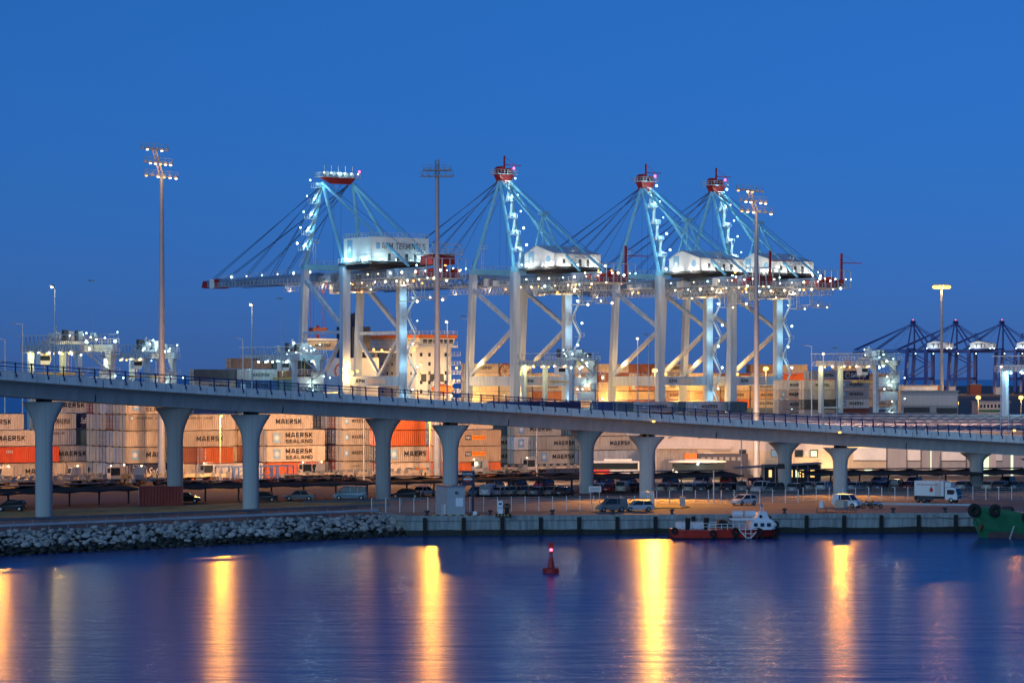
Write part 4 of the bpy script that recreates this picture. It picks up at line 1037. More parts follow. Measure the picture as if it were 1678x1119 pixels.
    for i, p in enumerate(lp):
        o_ = Vector((-2.4,0,2.0)) if kind == 1 else Vector((2.6,-1.2,2.0))
        lb.append((p+o_, 'cool')); plight(p+Vector((-.9,-1.6,1.6)) if kind == 1 else p+Vector((-.2,-2.0,1.4)), 1100, COOL, t, r=.25)
    # dense cable trays, trusses and boxes hung along the girder
    ut = MB()
    for sx in (-1, 1):
        x = sx*5.3; y0_, y1_ = yb+2, Gg+18; n_ = int((y1_-y0_)/2.0)
        ut.beam((x,y0_,gz0-2.2),(x,y1_,gz0-2.2), .16); ut.beam((x,y0_,gz0-.1),(x,y1_,gz0-.1), .16)
        for k in range(n_):
            a_ = y0_+k*2.0; ut.beam((x,a_,gz0-2.2),(x,a_+1.0,gz0-.1), .10); ut.beam((x,a_+1.0,gz0-.1),(x,a_+2.0,gz0-2.2), .10); ut.beam((x,a_,gz0-2.2),(x,a_,gz0-.1), .09)
    ut.build('cable_truss', g_['steel'], t)
    for k in range(9):
        y_ = random.uniform(yb, Gg+6); x_2 = random.choice([-6.2,-5.6,5.2]); MB().box(x_2, x_2+random.uniform(.8,1.6), y_, y_+random.uniform(1,2.2), gz0-.1, gz0+random.uniform(1.0,2.4)).build('electrical_box', random.choice([M['white'],M['galv'],M['galvdark']]), t)
    for k in range(3):
        ld = MB(); xx = (-8.8, 5.0, -4.0)[k]; yy = (Gg-6, -1, -22)[k]; h0, h1 = ZG+4, ZG+(10, 9, 8)[k]
        for d_ in (-.4,.4): ld.beam((xx+d_,yy,h0),(xx+d_,yy,h1), .1)
        for j_ in range(8): ld.beam((xx-.4,yy,h0+j_*.7),(xx+.4,yy,h0+j_*.7), .06)
        ld.box(xx-1,xx+1,yy-.8,yy+.8,h1-.1,h1); ld.rail((xx-1,yy-.8,h1),(xx+1,yy-.8,h1), 1, .7, .05); ld.build('ladder_tower', g_['steel'], t)
    # lights along the girder and the underside
    for k in range(15): lb.append((Vector((-5.2, yb-3+k*3.0+random.uniform(-.8,.8), gz0+(-.9 if k % 2 else 1.4))), 'white' if k % 3 else 'cool'))
    for k in range(7): lb.append((Vector((-6.2+k*2.1, yb-5.2, gz0+random.choice([-.6,1.6,2.2]))), 'white' if k % 2 else 'cool'))
    for k in range(7): lb.append((Vector((random.uniform(-5,5), ty-5+k*1.6, gz0-random.uniform(.8,3.4))), 'warm' if k % 2 else 'white'))
    for k in range(6): lb.append((Vector((-2.0 if kind == 1 else -3.4, Gg+8+k*9.5, gz1+(.6 if kind == 1 else 1.5))), 'cool' if k % 2 else 'white'))
    for k in range(4): lb.append((Vector((-a+1.5+k*4.5, -1.2, ZG+4.6)), 'cool'))
    for k in range(9): lb.append((Vector((random.uniform(-5,5), Gg-2-k*6.0, gz0-random.uniform(.3,1.4))), 'warm'))
    for k in range(7): lb.append((Vector((random.uniform(-6,6), yb+random.uniform(-4,8), gz0+random.uniform(-1,4))), random.choice(['cool','white','warm'])))
    for k in range(6): lb.append((Vector((a+1.4+(1.2 if k % 2 else 2.8), -1.9, 8+k*6.6)), 'cool'))
    for k in range(4): lb.append((Vector((x0+2+k*5, y0-1.9, z0+.3)), 'cool'))
    for hh, xx, yy in ((-6.3,-3,-24),(-5.8,3.5,-27),(-5.3,-2,-29)): lb.append((Vector((xx+1,yy-2,gz0+hh-.35)), 'white'))
    for p, kd in lb: MB().ball(p, random.choice([.2,.26,.36]) if kd != 'warm' else random.choice([.22,.36]), 6).build('bulb', E[kd], t)
    MB().ball((hw+1.2,ya-1.5,A+1.6), .32, 6).build('bulb', E['red'], t)
    # real lights
    hs = (1.0,.93,.78) if kind == 2 else (.55,.92,1.0)
    plight((x0+2.5,y0-2.2,z0+.2), 1300, hs, t, r=.3); plight((x1-3,y0-2.2,z0+.2), 1300, hs, t, r=.3)
    plight((x0-2.0,y0+2.5,z0+.2), 1200, hs, t, r=.3); plight((x0-2.0,y1-4,z0+.2), 1200, hs, t, r=.3)
    plight((0,ty,gz0-4.5), 1500, (1,.62,.25), t, r=.4); plight((-6,-24,gz0-2), 900, (1,.72,.4), t, r=.4); plight((-6.5,yb-2,gz0+3), 700, (1,.85,.6), t, r=.3)
    plight((-a-2.2,-1.5,ZG+5.5), 700, COOL, t, r=.3); plight((0,-3,ZG+6), 500, COOL, t, r=.3)
    for k in range(4): plight((a+.2,-3.4,12+k*9.5), 750, COOL, t, r=.25)
    plight((0,-14,gz0-5), 2200, (1,.5,.18), t, r=.5); plight((-4.6,18,gz0-1.5), 1600, (1,.7,.4), t, r=.4); plight((-5.5,Gg+14,gz0-2), 500, (1,.6,.3), t, r=.4)
    plight((-a-1,Gg-7,zb+6.5), 3800, SODIUM, t, r=.5); plight((a-3,Gg-7,zb+5.5), 3800, SODIUM, t, r=.5)
    plight((-a+5,Gg+5,10), 9000, SODIUM, t, r=.6); plight((0,12,7), 9000, SODIUM, t, r=.6)
    for p in ((-a+.2,Gg-2.2,zb+4.4),(a-1.4,Gg-2.2,zb+4.4),(-a+1.5,-1.1,zb+3.6)): MB().ball(p, .42, 8).build('bulb', E['warm'], t)
    # portal name plate, cable reel
    me = fit_text('APM', -a+3, -a+6, zb+1.0, zb+2.1, M['letter'], bold=.01)
    for v in me.vertices: v.co.y = -.87
    put('lettering', me, t)
    MB().box(-a+7, -a+13, -.86, -.82, zb+.7, zb+2.3).build('name_plate', M['clad'], t)
    rl = MB(); rl.torus((a-4,Gg+2.5,zb+4.5), 2.2, .3, 'y', 18, 6)
    for k in range(9):
        q_ = 2*math.pi*k/9; rl.beam((a-4,Gg+2.5,zb+4.5),(a-4+2.2*math.cos(q_),Gg+2.5,zb+4.5+2.2*math.sin(q_)), .12)
    rl.build('cable_reel', M['brown'], t)
    return t
sts(-58.9, 'leftmost ship crane, with a flat white lettered machinery house and long boom to the left', 1, lettering='apm')
sts(0, 'second ship crane from the left, red apex head and gabled white machinery house', 2, lettering='apm')
sts(54.4, 'third ship crane from the left, partly overlapping the fourth', 2, lettering='apm')
sts(83.0, 'fourth and rightmost of the near ship cranes, behind the right floodlight mast', 2, lettering='apm')
tm = dict(leg='ttilegs', mast='ttilegs', gird='ttilegs', house='white', roof='white', head='ttilegs', cable='ttilegs', deck='ttilegs', steel='ttilegs')
for px, lb in ((1523, 'leftmost of the dark far ship cranes, its boom reaching left behind the yard crane'), (1593, 'middle dark far ship crane behind the distant orange-crowned mast'), (1669, 'rightmost dark far ship crane, near the right edge')):
    sts(0, lb, 2, Cpos=at(px, 2980), ang=R(58), mats=tm, group='dark far ship cranes', detail=False, lettering='TTI')
# ================================================================ YARD CRANES (rubber-tyred gantries)
def rtg(px, Y, label, light, ztop=23.5, moving=False):
    t = thing('yard_crane', label, 'crane', at(px, Y), AL, 'rubber-tyred yard cranes')
    W = 7.6; S = 23.5; zt = ztop
    lc = (1.0,.74,.24) if light == 'warm' else COOL if light == 'cool' else (1.0,.85,.5)
    for y in (0, S):
        for x in (0, W):
            MB().beam((x,y,1.6),(x,y,zt), 1.0, 1.3).build('leg', M['rtgpaint'], t)
            b = MB()
            for k in (-.9, .9): b.tube((x+k,y-.35,.75),(x+k,y+.35,.75), .75, n=12)
            b.build('wheel', M['black'], t)
        MB().box(-1.8, W+1.8, y-.55, y+.55, 1.5, 2.3).build('sill_beam', M['rtgpaint'], t)
        MB().box(.5, W-.5, y-.3, y+.3, 9.0, 9.5).build('tie_beam', M['rtgpaint'], t)
    for x in (0, W):
        MB().box(x-.55, x+.55, -1.5, S+1.5, zt-1.5, zt).build('girder', M['rtgpaint'], t)
        k_ = MB(); k_.add([(x-.5,.65,zt-1.5),(x+.5,.65,zt-1.5),(x+.5,.65,zt-4),(x-.5,.65,zt-4),(x-.5,2.4,zt-1.5),(x+.5,2.4,zt-1.5)], [(0,1,2,3),(0,3,4),(1,5,2),(3,2,5,4)]); k_.build('knee', M['rtgpaint'], t)
    w_ = MB(); w_.box(-1.8,-.7,-1.5,S+1.5,zt-1.6,zt-1.5); w_.rail((-1.8,-1.5,zt-1.5),(-1.8,S+1.5,zt-1.5), 1.2, 1.3, .05); w_.rail((W+1,-1.5,zt),(W+1,S+1.5,zt), 1.2, 1.3, .05)
    w_.rail((0,-1.5,zt),(W,-1.5,zt), 1.2, 1.3, .05); w_.beam((-1.8,S+2.5,zt+2.0),(-1.8,-3,zt+2.0), .16); w_.build('walkway', M['galv'], t)
    ty = 4 if not moving else 15
    tr = MB(); tr.box(-.8,W+.8,ty-2.8,ty+2.8,zt+.2,zt+.8); tr.tube((1.5,ty-1.5,zt+1.8),(1.5,ty+1.5,zt+1.8), 1.0, n=12); tr.box(3.5,5.4,ty-1.6,ty+1.2,zt+.8,zt+3.0); tr.box(5.8,7.4,ty-1,ty+1.8,zt+.8,zt+2.2)
    tr.rail((-.8,ty-2.8,zt+.8),(W+.8,ty-2.8,zt+.8), 1.1, 1.0, .05); tr.tube((2.8,ty+2,zt+.8),(2.8,ty+2,zt+4.0), .3, n=8); tr.build('trolley', M['galv'], t)
    MB().profile([(-1.1,0),(1.0,0),(1.4,1.1),(1.2,2.4),(-1.1,2.4)], -1.1, 1.1).build('operator_cab', M['white'], t, loc=(-.6,ty+1,zt-4.2)); MB().box(-1.75,.5,ty-.2,ty-.12,zt-3.3,zt-2.3).build('cab_window', M['glass'], t)
    sp = MB(); sp.box(-1.8,W+1.8,ty+3-1.2,ty+3+1.2,zt-6.4,zt-5.9)
    for x in (1,W-1):
        for d in (-1,1): sp.tube((x,ty+3+d*.8,zt-6),(x,ty+3+d*.8,zt+.2), .04, n=4)
    sp.build('spreader', M['yellow'], t)
    for bx in ((-.4,W+.4,-2.4,-.9,2.4,5.0),(1,W-1.2,-2.3,-.9,11.5,14),(.3,3.6,-2.1,-.9,15.5,18.2),(4.3,7.4,-2.1,-.9,16.5,19.4)): MB().box(*bx).build('machinery_cabinet', M['white'], t)
    st = MB()
    for k in range(5):
        z1 = 3+k*4.0; s_ = 1 if k % 2 else -1; st.beam((W/2-s_*2.6,-1.9,z1),(W/2+s_*2.6,-1.9,z1+4.0), .8, .18); st.beam((W/2-s_*2.6,-2.3,z1+1),(W/2+s_*2.6,-2.3,z1+5), .08)
        st.box(-.6,W+.6,-2.6,-.8,z1+3.9,z1+4.0); st.rail((-.6,-2.6,z1+4),(W+.6,-2.6,z1+4), 1.1, 1.3, .05)
    st.build('stair', M['galv'], t)
    dn = MB()
    for k in range(13):
        y_ = -1+k*2.0; dn.beam((-1.8,y_,zt-1.5),(-1.8,y_+1.0,zt+2.0), .09); dn.beam((-1.8,y_+1.0,zt+2.0),(-1.8,y_+2.0,zt-1.5), .07); dn.beam((W+1,y_,zt),(W+1,y_,zt+2.2), .08)
    dn.beam((W+1,-1.5,zt+2.2),(W+1,S+1.5,zt+2.2), .12); dn.build('cable_gantry', M['galvdark'], t)
    for k in range(7):
        x_ = random.uniform(-.6,W-.6); y_ = random.uniform(-.5,9); MB().box(x_,x_+random.uniform(.6,1.5),y_,y_+random.uniform(.6,1.6),zt+.8,zt+random.uniform(1.6,3.4)).build('winch_box', random.choice([M['galvdark'],M['white'],M['rtgpaint'],M['dark']]), t)
    for k in range(9): MB().ball((random.uniform(-1.6,W+1),random.uniform(-2.4,5),zt+random.uniform(-2.5,3.2)), random.choice([.16,.22,.32]), 6).build('bulb', E['cool'], t)
    for k in range(4): MB().ball((-.9,2+k*5.2,zt-1.7), .3, 6).build('bulb', E['white' if light != 'cool' else 'cool'], t)
    for k in range(5): MB().ball((random.uniform(0,W),-2.7,4+k*3.6), .2, 6).build('bulb', E[random.choice(['cool','white'])], t)
    pts = [(-.7,3+k*3.6,zt-1.9) for k in range(6)]
    for i, p in enumerate(pts): MB().ball(p, .27, 6).build('bulb', E['warm' if light != 'cool' else 'cool'], t)
    for i in range(5): MB().ball((-1.9+random.uniform(0,W+2),-1.8+i*1.2,zt+random.uniform(.4,2.4)), .2, 6).build('bulb', E['cool'], t)
    for i in range(3): MB().ball((W+1.6,-2.2,6+i*6), .2, 6).build('bulb', E['cool' if i else 'white'], t)
    plight((-.2,7,zt-2.6), 3000, lc, t, r=.3); plight((W/2,S-4,zt-3.0), 3000, lc, t, r=.3); plight((-1.2,S-1.5,zt-2.2), 1500, lc, t, r=.3)
    plight((W+.8,3.5,zt-3.5), 1800, lc, t, r=.3)
    plight((W/2,-3.4,8), 450, GREENW, t, r=.25); plight((W/2,-3.4,16), 500, GREENW, t, r=.25); plight((2,-1,zt+3.2), 650, (.7,1,.92), t, r=.25); plight((W-1,2,zt+4), 500, (.7,1,.92), t, r=.25)
    return t
rtg(129, 560, 'leftmost yard crane, warmly lit under its beam, in front of the smaller crane', 'warm', 25.0, True)
rtg(241, 690, 'second yard crane from the left, half hidden by the tallest mast', 'warm2', 24.5)
rtg(483, 690, 'cyan-lit yard crane at the foot of the first ship crane', 'cool', 24.0)
rtg(937, 760, 'middle yard crane with yellow-lit legs between the second and third ship cranes', 'warm', 23.0)
t = rtg(1435, 770, 'rightmost complete yard crane, with a lit number board, over the tall lettered stack', 'warm', 23.0)
me = fit_text('6E', -12.4, -9.8, 21.75, 22.9, M['redletter'], bold=.03, flip=-.62)
put('number_board', me, t)
rtg(1772, 600, 'blue yard crane cropped by the right edge', 'cool', 21.0)
# ================================================================ CONTAINER SHIP AT THE FAR BERTH
def ship():
    t = thing('container_ship', 'white-housed container ship with orange bridge wings berthed behind the first two ship cranes', 'ship', CR(-58.9, 47), AL)
    Bh = 16; x0, x1 = -95, 150
    mb = MB(); pts = [(x0-8,0),(x0+10,-Bh),(x1-25,-Bh),(x1,0),(x1-25,Bh),(x0+10,Bh)]
    mb.prism(pts, WZ-1, 8.0); mb.build('hull', M['shiphull'], t)
    # accommodation block at x 34..47
    W = M['white']; ax0, ax1 = 36, 49; f = M['beige']
    MB().box(ax0, ax1, -13.5, 13.5, 8.02, 27.2).build('accommodation', W, t)
    wn = MB()
    for lv in range(6):
        z = 10.5+lv*2.8
        for k in range(9):
            if random.random() < .75: y = -11.5+k*2.7; wn.box(ax0-.04, ax0, y, y+.8, z, z+.9)
        for k in range(4):
            if random.random() < .8: x = ax0+1.6+k*3; wn.box(x, x+.9, -13.54, -13.5, z, z+1.1)
    wn.build('window', M['glass'], t)
    lw = MB()
    for k in range(3): lw.box(ax0+2.0+k*3.2, ax0+3.9+k*3.2, -13.56, -13.5, 16.8, 19.2)
    lw.build('side_opening', M['dark'], t)
    MB().box(ax0-1.0, ax1+.5, -16.5, 16.5, 27.22, 27.8).build('bridge_wing', W, t)
    br = MB(); br.add([(ax0+.3,-16,27.8),(ax1-1,-16,27.8),(ax1-1,16,27.8),(ax0+.3,16,27.8),(ax0-.6,-16.4,30.0),(ax1-.5,-16.4,30.0),(ax1-.5,16.4,30.0),(ax0-.6,16.4,30.0)],
        [(0,3,2,1),(4,5,6,7),(0,1,5,4),(1,2,6,5),(2,3,7,6),(3,0,4,7)]); br.build('wheelhouse', W, t)
    gw = MB()
    for k in range(15): y = -15.4+k*2.05; gw.add([(ax0+.04,y,28.5),(ax0+.04,y+1.6,28.5),(ax0-.44,y+1.6,29.6),(ax0-.44,y,29.6)], [(0,1,2,3)])
    for k in range(6): x = ax0+.9+k*1.9; gw.add([(x,-16.17,28.5),(x+1.5,-16.17,28.5),(x+1.5,-16.38,29.6),(x,-16.38,29.6)], [(0,1,2,3)])
    gw.build('wheelhouse_window', M['glass'], t)
    MB().box(ax0-1.2, ax1, -17, 17, 30.02, 31.1).build('wheelhouse_top', M['orange'], t)
    rl = MB(); 
    for z in (27.8,31.1): rl.rail((ax0-1.2,-17,z),(ax1,-17,z), 1.1, 1.5, .05); rl.rail((ax0-1.2,-17,z),(ax0-1.2,17,z), 1.1, 1.5, .05)
    for k in range(6):
        z = 10.8+k*2.8; rl.box(ax1-1, ax1+2.4, -15, -13.4, z-.12, z); rl.rail((ax1-1,-15,z),(ax1+2.4,-15,z), 1.0, 1.0, .05)
    for k in range(5): rl.beam((ax0+k*2.4,-3+k,31),(ax0+k*2.4,-3+k,34+k % 3*1.8), .15)
    rl.build('deck_railing', M['galv'], t)
    fu = MB(); fu.box(17,27,-7,7,8.02,24); fu.build('engine_casing', W, t)
    fl = MB(); fl.box(19,25.5,-4.5,4.5,24.02,33.5); fl.tube((22,-2,33.5),(21,-2,37.5), 1.3, n=10); fl.tube((22,2,33.5),(21,2,36.6), 1.0, n=10); fl.build('funnel', M['navy'], t)
    MB().box(-2,17,-12,12,8.02,13.8).build('hatch_house', W, t)
    ml = MB(); ml.tube((30,0,8),(30,0,26), .7, n=8); ml.box(22,36,-9,9,25.7,26.0); ml.build('signal_mast', M['clad'], t)
    lb = MB(); lb.lathe((0,0,0), [(.05,-4),(.9,-3.2),(1.4,-1.5),(1.45,1.5),(.9,3.2),(.05,4)], 10); o = lb.build('lifeboat', M['orange'], t, True, loc=(44,-16.3,14.6)); o.rotation_euler = (0, R(90), 0)
    for x in (40.5,47.5): MB().beam((x,-13.6,12.5),(x,-17.4,17.5), .4).build('davit', W, t)
    for p, kd in [((ax0-1.5,-15,26.5),'warm'),((10,-12.5,14.6),'warm'),((3,-12.5,14.4),'warm'),((30,-9,26.5),'warm'),((27,-8.6,26.3),'warm'),((33,-9,26.4),'warm'),((20,-8.8,26.3),'warm'),((24,-8.8,26.5),'warm'),((48,-15,12.5),'white'),((50,-15,21),'warm'),((-1,-12.4,14.6),'warm'),((-1,-14,15),'warm')]:
        MB().ball(p, .42, 6).build('bulb', E[kd], t)
    plight((28,-12,27.2), 4500, SODIUM, t, r=.6); plight((8,-16,16), 5000, SODIUM, t, r=.6); plight((ax1+3,-19,17), 3600, (1,.68,.38), t, r=.6); plight((ax0-5,-16,20), 3600, (1,.68,.38), t, r=.6)
    plight((ax1-2,-15,32.2), 1400, (1,.45,.08), t, r=.4); plight((40,-22,14), 1800, WHITEL, t, r=.5)
    return t
ship()
# deck cargo of the ships: rows beyond the crane legs
SB = CR(-58.9, 47)
names = ['first','second','third','fourth','fifth','sixth','seventh','eighth','ninth','tenth','eleventh','twelfth','thirteenth','fourteenth']
def deckrow(xs, tiers, yoff, zbase, where, pick):
    for k, x in enumerate(xs):
        n = tiers[k % len(tiers)]
        for i in range(n):
            cc = random.choice(pick)
            o = container(SB+U*x+V*yoff+Vector((0,0,zbase+i*CH)), cc, random.choice(['M','MS','','','LINE']), L40, '', i, n, 0, door=(k == 0))
            o['label'] = f"{CNAME[cc]} container, {'topmost' if i == n-1 else ORD[i]} in {names[k]} deck stack, {where}"
deckrow([53+k*12.7 for k in range(7)], [5,5,4,5,5,4,5], -15.5, 8.05, 'ship behind the second crane', ['cream','tan','cream','grey','cream','brown'])
sh2 = thing('container_ship', 'second loaded container ship, mostly hidden behind the third and fourth ship cranes', 'ship', CR(95, 47), AL)
MB().prism([(-50,0),(-38,-16),(90,-16),(112,0),(90,16),(-38,16)], WZ-1, 8.0).build('hull', M['shiphull'], sh2)
SB = CR(95, 47)
deckrow([-38+k*12.7 for k in range(9)], [5,5,4,4,5,5,4,5,4], -15.5, 8.05, 'ship behind the right cranes', ['cream','tan','cream','grey','brown','orange','cream'])
for k in range(7): plight(CR(-20+k*26, 20) + Vector((0,0,12)), 12000, SODIUM, None, r=.8)  # lights added along the far quay without lamp fixtures
# hanging container under the first crane
sp = CR(-58.9, 33)+U*5.5; hc = container(sp+U*-9.5+Vector((0,0,26.2)), 'cream', 'M', L40, '', 0, 1, 0); hc['label'] = 'brightly lit cream container hoisted under the boom of the leftmost ship crane'
hs = thing('hoist_spreader', 'red hoist spreader holding the lifted container under the leftmost crane', 'spreader', sp+U*-9.5+Vector((0,0,26.2+CH)), AL)
MB().box(0,12.19,.1,2.3,.02,.5).build('spreader_frame', M['white'], hs); MB().box(3.6,8.6,0,2.4,2.2,3.7).build('head_block', M['brown'], hs)
s_ = MB()
for x in (4,8): 
    for y in (.4,2.0): s_.tube((x,y,.5),(x,y,17.3), .06, n=4)
s_.box(5.7,6.3,.9,1.5,.5,4.4); s_.build('hoist_rope', M['red'], hs)
plight(sp+U*-4-V*5+Vector((0,0,31)), 1600, (1,.8,.4), None, r=.3)  # light added without a fixture to brighten the hoisted container
# ================================================================ WAREHOUSE
def wline(px, Y): return at(px, Y)
W0 = at(1074, 500); W2 = at(1760, 493); W1 = W0.lerp(W2, .48)
def warehouse():
    t = thing('warehouse', 'long pale warehouse with a ribbed roof behind the viaduct on the right', 'warehouse')
    ez = 8.3
    mb = MB(); back0 = at(1140, 640); back1 = at(1960, 640)
    fl = [W0, W2, at(1850, 600), back1, back0]
    mb.prism([q(p) for p in fl], 0, ez); mb.build('wall', M['clad'], t)
    # roof: shallow sheet with seams
    rf = MB(); zt = [ez+.05, ez+.05, ez+.2, 9.3, 9.2]
    rp = [W0+Vector((-.8,-1.0,0)), W2+Vector((0,-1,0)), at(1850, 600), back1, back0]
    rf.add([(p.x,p.y,z) for p, z in zip(rp, zt)] + [(p.x,p.y,z-.4) for p, z in zip(rp, zt)], [(0,1,2,3,4),(9,8,7,6,5)]+[(i,5+i,5+(i+1)%5,(i+1)%5) for i in range(5)])
    ro = rf.build('roof', M['roof'], t)
    sm = MB()
    for k in range(44):
        f = k/43; a = rp[0].lerp(rp[1], f) + Vector((0,0,ez+.1)); b = back0.lerp(back1, f)+Vector((0,0,9.25+.1*f))
        sm.beam(a, b, .35, .28)
    for k in range(5):
        f = (k+.5)/5; a = rp[0].lerp(back0, f); b = rp[1].lerp(back1, f); zz_ = ez+.12+f*.95; sm.beam(a+Vector((0,0,zz_)), b+Vector((0,0,zz_)), .22, .16)
    sm.build('roof_seam', M['cladgrey'], ro)
    def wp(px, z, out=.0, W=(W0, W1)):
        a, b = W; Y = 500.0
        for _ in range(10):
            X = (px-839)*Y/F; Y = a.y+(b.y-a.y)*(X-a.x)/(b.x-a.x)
        return Vector(((px-839)*Y/F, Y-out, z))
    def zy(py): return zz(py, 498)
    def panel(px0, px1, y0, y1, m, name, out=.05, depth=.05, par=None):
        a = wp(px0, 0, out); b = wp(px1, 0, out); n = Vector((0,depth,0)); z0, z1 = zy(y1), zy(y0)
        mb = MB(); mb.add([a+Vector((0,0,z0)), b+Vector((0,0,z0)), b+n+Vector((0,0,z0)), a+n+Vector((0,0,z0)), a+Vector((0,0,z1)), b+Vector((0,0,z1)), b+n+Vector((0,0,z1)), a+n+Vector((0,0,z1))],
            [(0,3,2,1),(4,5,6,7),(0,1,5,4),(1,2,6,5),(2,3,7,6),(3,0,4,7)]); return mb.build(name, M[m] if isinstance(m, str) else m, par or t)
    panel(1076, 1143, 735, 789, 'cladrust', 'corrugated_panel', .08, .07)
    panel(1144, 1404, 739, 789, 'beige', 'rendered_wall', .08, .07)
    panel(1076, 1197, 731, 735.5, 'clad', 'ledge', .9, .88)
    panel(1165, 1195, 735.6, 739, 'cladgrey', 'ledge', .6, .5)
    for a, b in ((1123, 1140), (1153, 1171)): panel(a, b, 742, 764, 'white', 'roller_door', .14, .05)
    for a, b, m in ((1212, 1222, 'glass'), (1264, 1277, 'logoblue'), (1303, 1315, 'glass')):
        o = panel(a-.8, b+.8, 736.5, 748.8, 'dark', 'window', .15, .05); panel(a, b, 737.5, 748, m, 'pane', .18, .02, o)
    o = panel(1327, 1340.5, 736.5, 748.8, 'dark', 'window', .15, .05); panel(1328.5, 1338.5, 738.5, 747.5, E['window'], 'pane', .18, .02, o)
    panel(1318, 1324, 739, 746, 'galv', 'air_conditioner', .9, .8)
    panel(1184, 1405, 771, 789, 'cladgrey', 'plinth', .5, .4)
    for px, m in ((1405, 'clad'),):
        pass
    xs = [(1398,1452,'clad'),(1454,1485,'cladgrey'),(1486,1508,'clad'),(1510,1541,'cladgrey'),(1542,1582,'clad'),(1584,1610,'cladgrey'),(1632,1642,'clad'),(1643,1700,'cladgrey')]
    for a, b, m in xs:
        if m == 'clad':
            panel(a, b, 733, 753.5, 'white', 'upper_panel', .10, .07); panel(a, b, 754.6, 790, 'beige' if a == 1398 else 'cladgrey', 'lower_panel', .10, .07); panel(a, b, 753.4, 754.7, 'dark', 'ledge', .25, .2)
        else: panel(a, b, 733, 790, 'cladgrey', 'side_panel', .16, .10)
    for px in (1453, 1485.5, 1509, 1541.5, 1583, 1611): panel(px-.4, px+.4, 733, 790, 'dark', 'downpipe', .3, .12)
    for a, b, y0, y1 in ((1611,1620,742,786),(1656,1660,742,790),(1524.5,1526,735,775)):
        panel(a, b, y0, y1, E['window'], 'lit_opening', .2, .02)
    o = panel(1415.5, 1430, 767, 776, 'galv', 'window', .18, .04); panel(1416.5, 1429, 768, 775.5, E['window'], 'pane', .21, .02, o)
    for px in (1099, 1148, 1201):
        p = wp(px, 0, .2); b = MB(); b.beam(p+Vector((.8,-1.3,zy(711))), p+Vector((-.4,0,zy(718))), .2); b.beam(p+Vector((.8,-1.3,zy(711))), p+Vector((.8,0,zy(711))), .2); b.build('bracket', M['cladgrey'], t)
    return t
warehouse()
wl = thing('wall_lamp', 'starry warm wall lamp on the warehouse above the parked cars', 'lamp', at(1340, 495.5, zz(767, 495.5)))
MB().box(-.3,.3,-.1,.9,-.1,.15).build('lamp_bracket', M['dark'], wl); MB().ball((0,-.3,0), .3, 8).build('bulb', E['white'], wl); plight((0,-.9,-.2), 2500, (1,.72,.3), wl, r=.3)
wl = thing('wall_lamp', 'lit pale canopy lamp left of the warehouse doors', 'lamp', at(1108, 470, zz(773, 470)))
MB().box(-.3,.3,-.1,.9,.15,.3).build('lamp_bracket', M['dark'], wl); MB().ball((0,-.3,0), .22, 8).build('bulb', E['white'], wl); plight((0,-.9,-.2), 1500, (1,.85,.6), wl, r=.3)
for px, lb in ((1412, 'left warm flood light under the viaduct by the warehouse'), (1470, 'right warm flood light under the viaduct by the warehouse')):
    fl = thing('flood_light', lb, 'lamp', at(px, 470, zz(732, 470))); MB().box(-2.4,2.4,-.2,.2,0,.25).build('lamp_housing', M['dark'], fl); MB().box(-2.3,2.3,-.21,.1,-.14,-.01).build('tube', E['winwarm'], fl)
    plight((0,-.6,-.6), 600, (1,.75,.3), fl, r=.4)
# round white pavilion roof in front of the warehouse, blue and orange display board
pv = thing('pavilion', 'low pavilion with a thin white curved roof in front of the rusty warehouse wall', 'shelter', at(1143, 478))
b = MB(); b.lathe((0,0,3.05), [(5.2,0),(5.1,.18),(3,.42),(.2,.55)], 20); o = b.build('roof', M['white'], pv, True); o.scale = (1, .6, 1)
MB().box(-4.6,4.6,-2,2,0,2.9).build('glazed_wall', M['glass'], pv)
plight((0,-3.2,2.7), 260, (1,.9,.7), pv, r=.2)
db = thing('site_container', 'long blue and orange site container before the roller doors', 'container', at(1122, 488, 0), 0)
MB().box(0,2.2,0,2.4,0,4.3).build('orange_end', M['orange'], db); MB().box(2.22,11.5,0,2.4,0,4.2).build('blue_side', M['navy'], db)
k_ = MB()
for i in range(7): k_.box(3+i*1.1, 3.7+i*1.1, -.05, 0, 3.0, 3.6)
k_.build('window', M['teal'] if 'teal' in M else M['galvdark'], db)
of = thing('gatehouse', 'low dark glazed gatehouse behind the viaduct pier with lit rooms', 'building', at(1252, 452, 0))
MB().box(0,9.6,0,5,0,3.3).build('wall', M['dark'], of); MB().add([(-5,-.6,2.7),(9.8,-.6,3.5),(9.8,5.4,3.5),(-5,5.4,2.7),(-5,-.6,2.85),(9.8,-.6,3.65),(9.8,5.4,3.65),(-5,5.4,2.85)], [(0,3,2,1),(4,5,6,7),(0,1,5,4),(1,2,6,5),(2,3,7,6),(3,0,4,7)]).build('roof', M['canopytop'], of)
for i, (x, w_, e) in enumerate(((4.2,.6,'winwarm'),(5.3,.5,'window'),(6.0,.7,'winwarm'),(.8,.5,'winwarm'),(7.8,.7,'winwarm'))): MB().box(x, x+w_, -.05, -.01, 1.3, 2.5).build('window', E[e], of)
fr = MB()
for x in (0,1.9,3.8,5.6,7.4,9.5): fr.beam((x,-.1,0),(x,-.1,3.2), .14)
fr.build('frame_post', M['galv'], of)
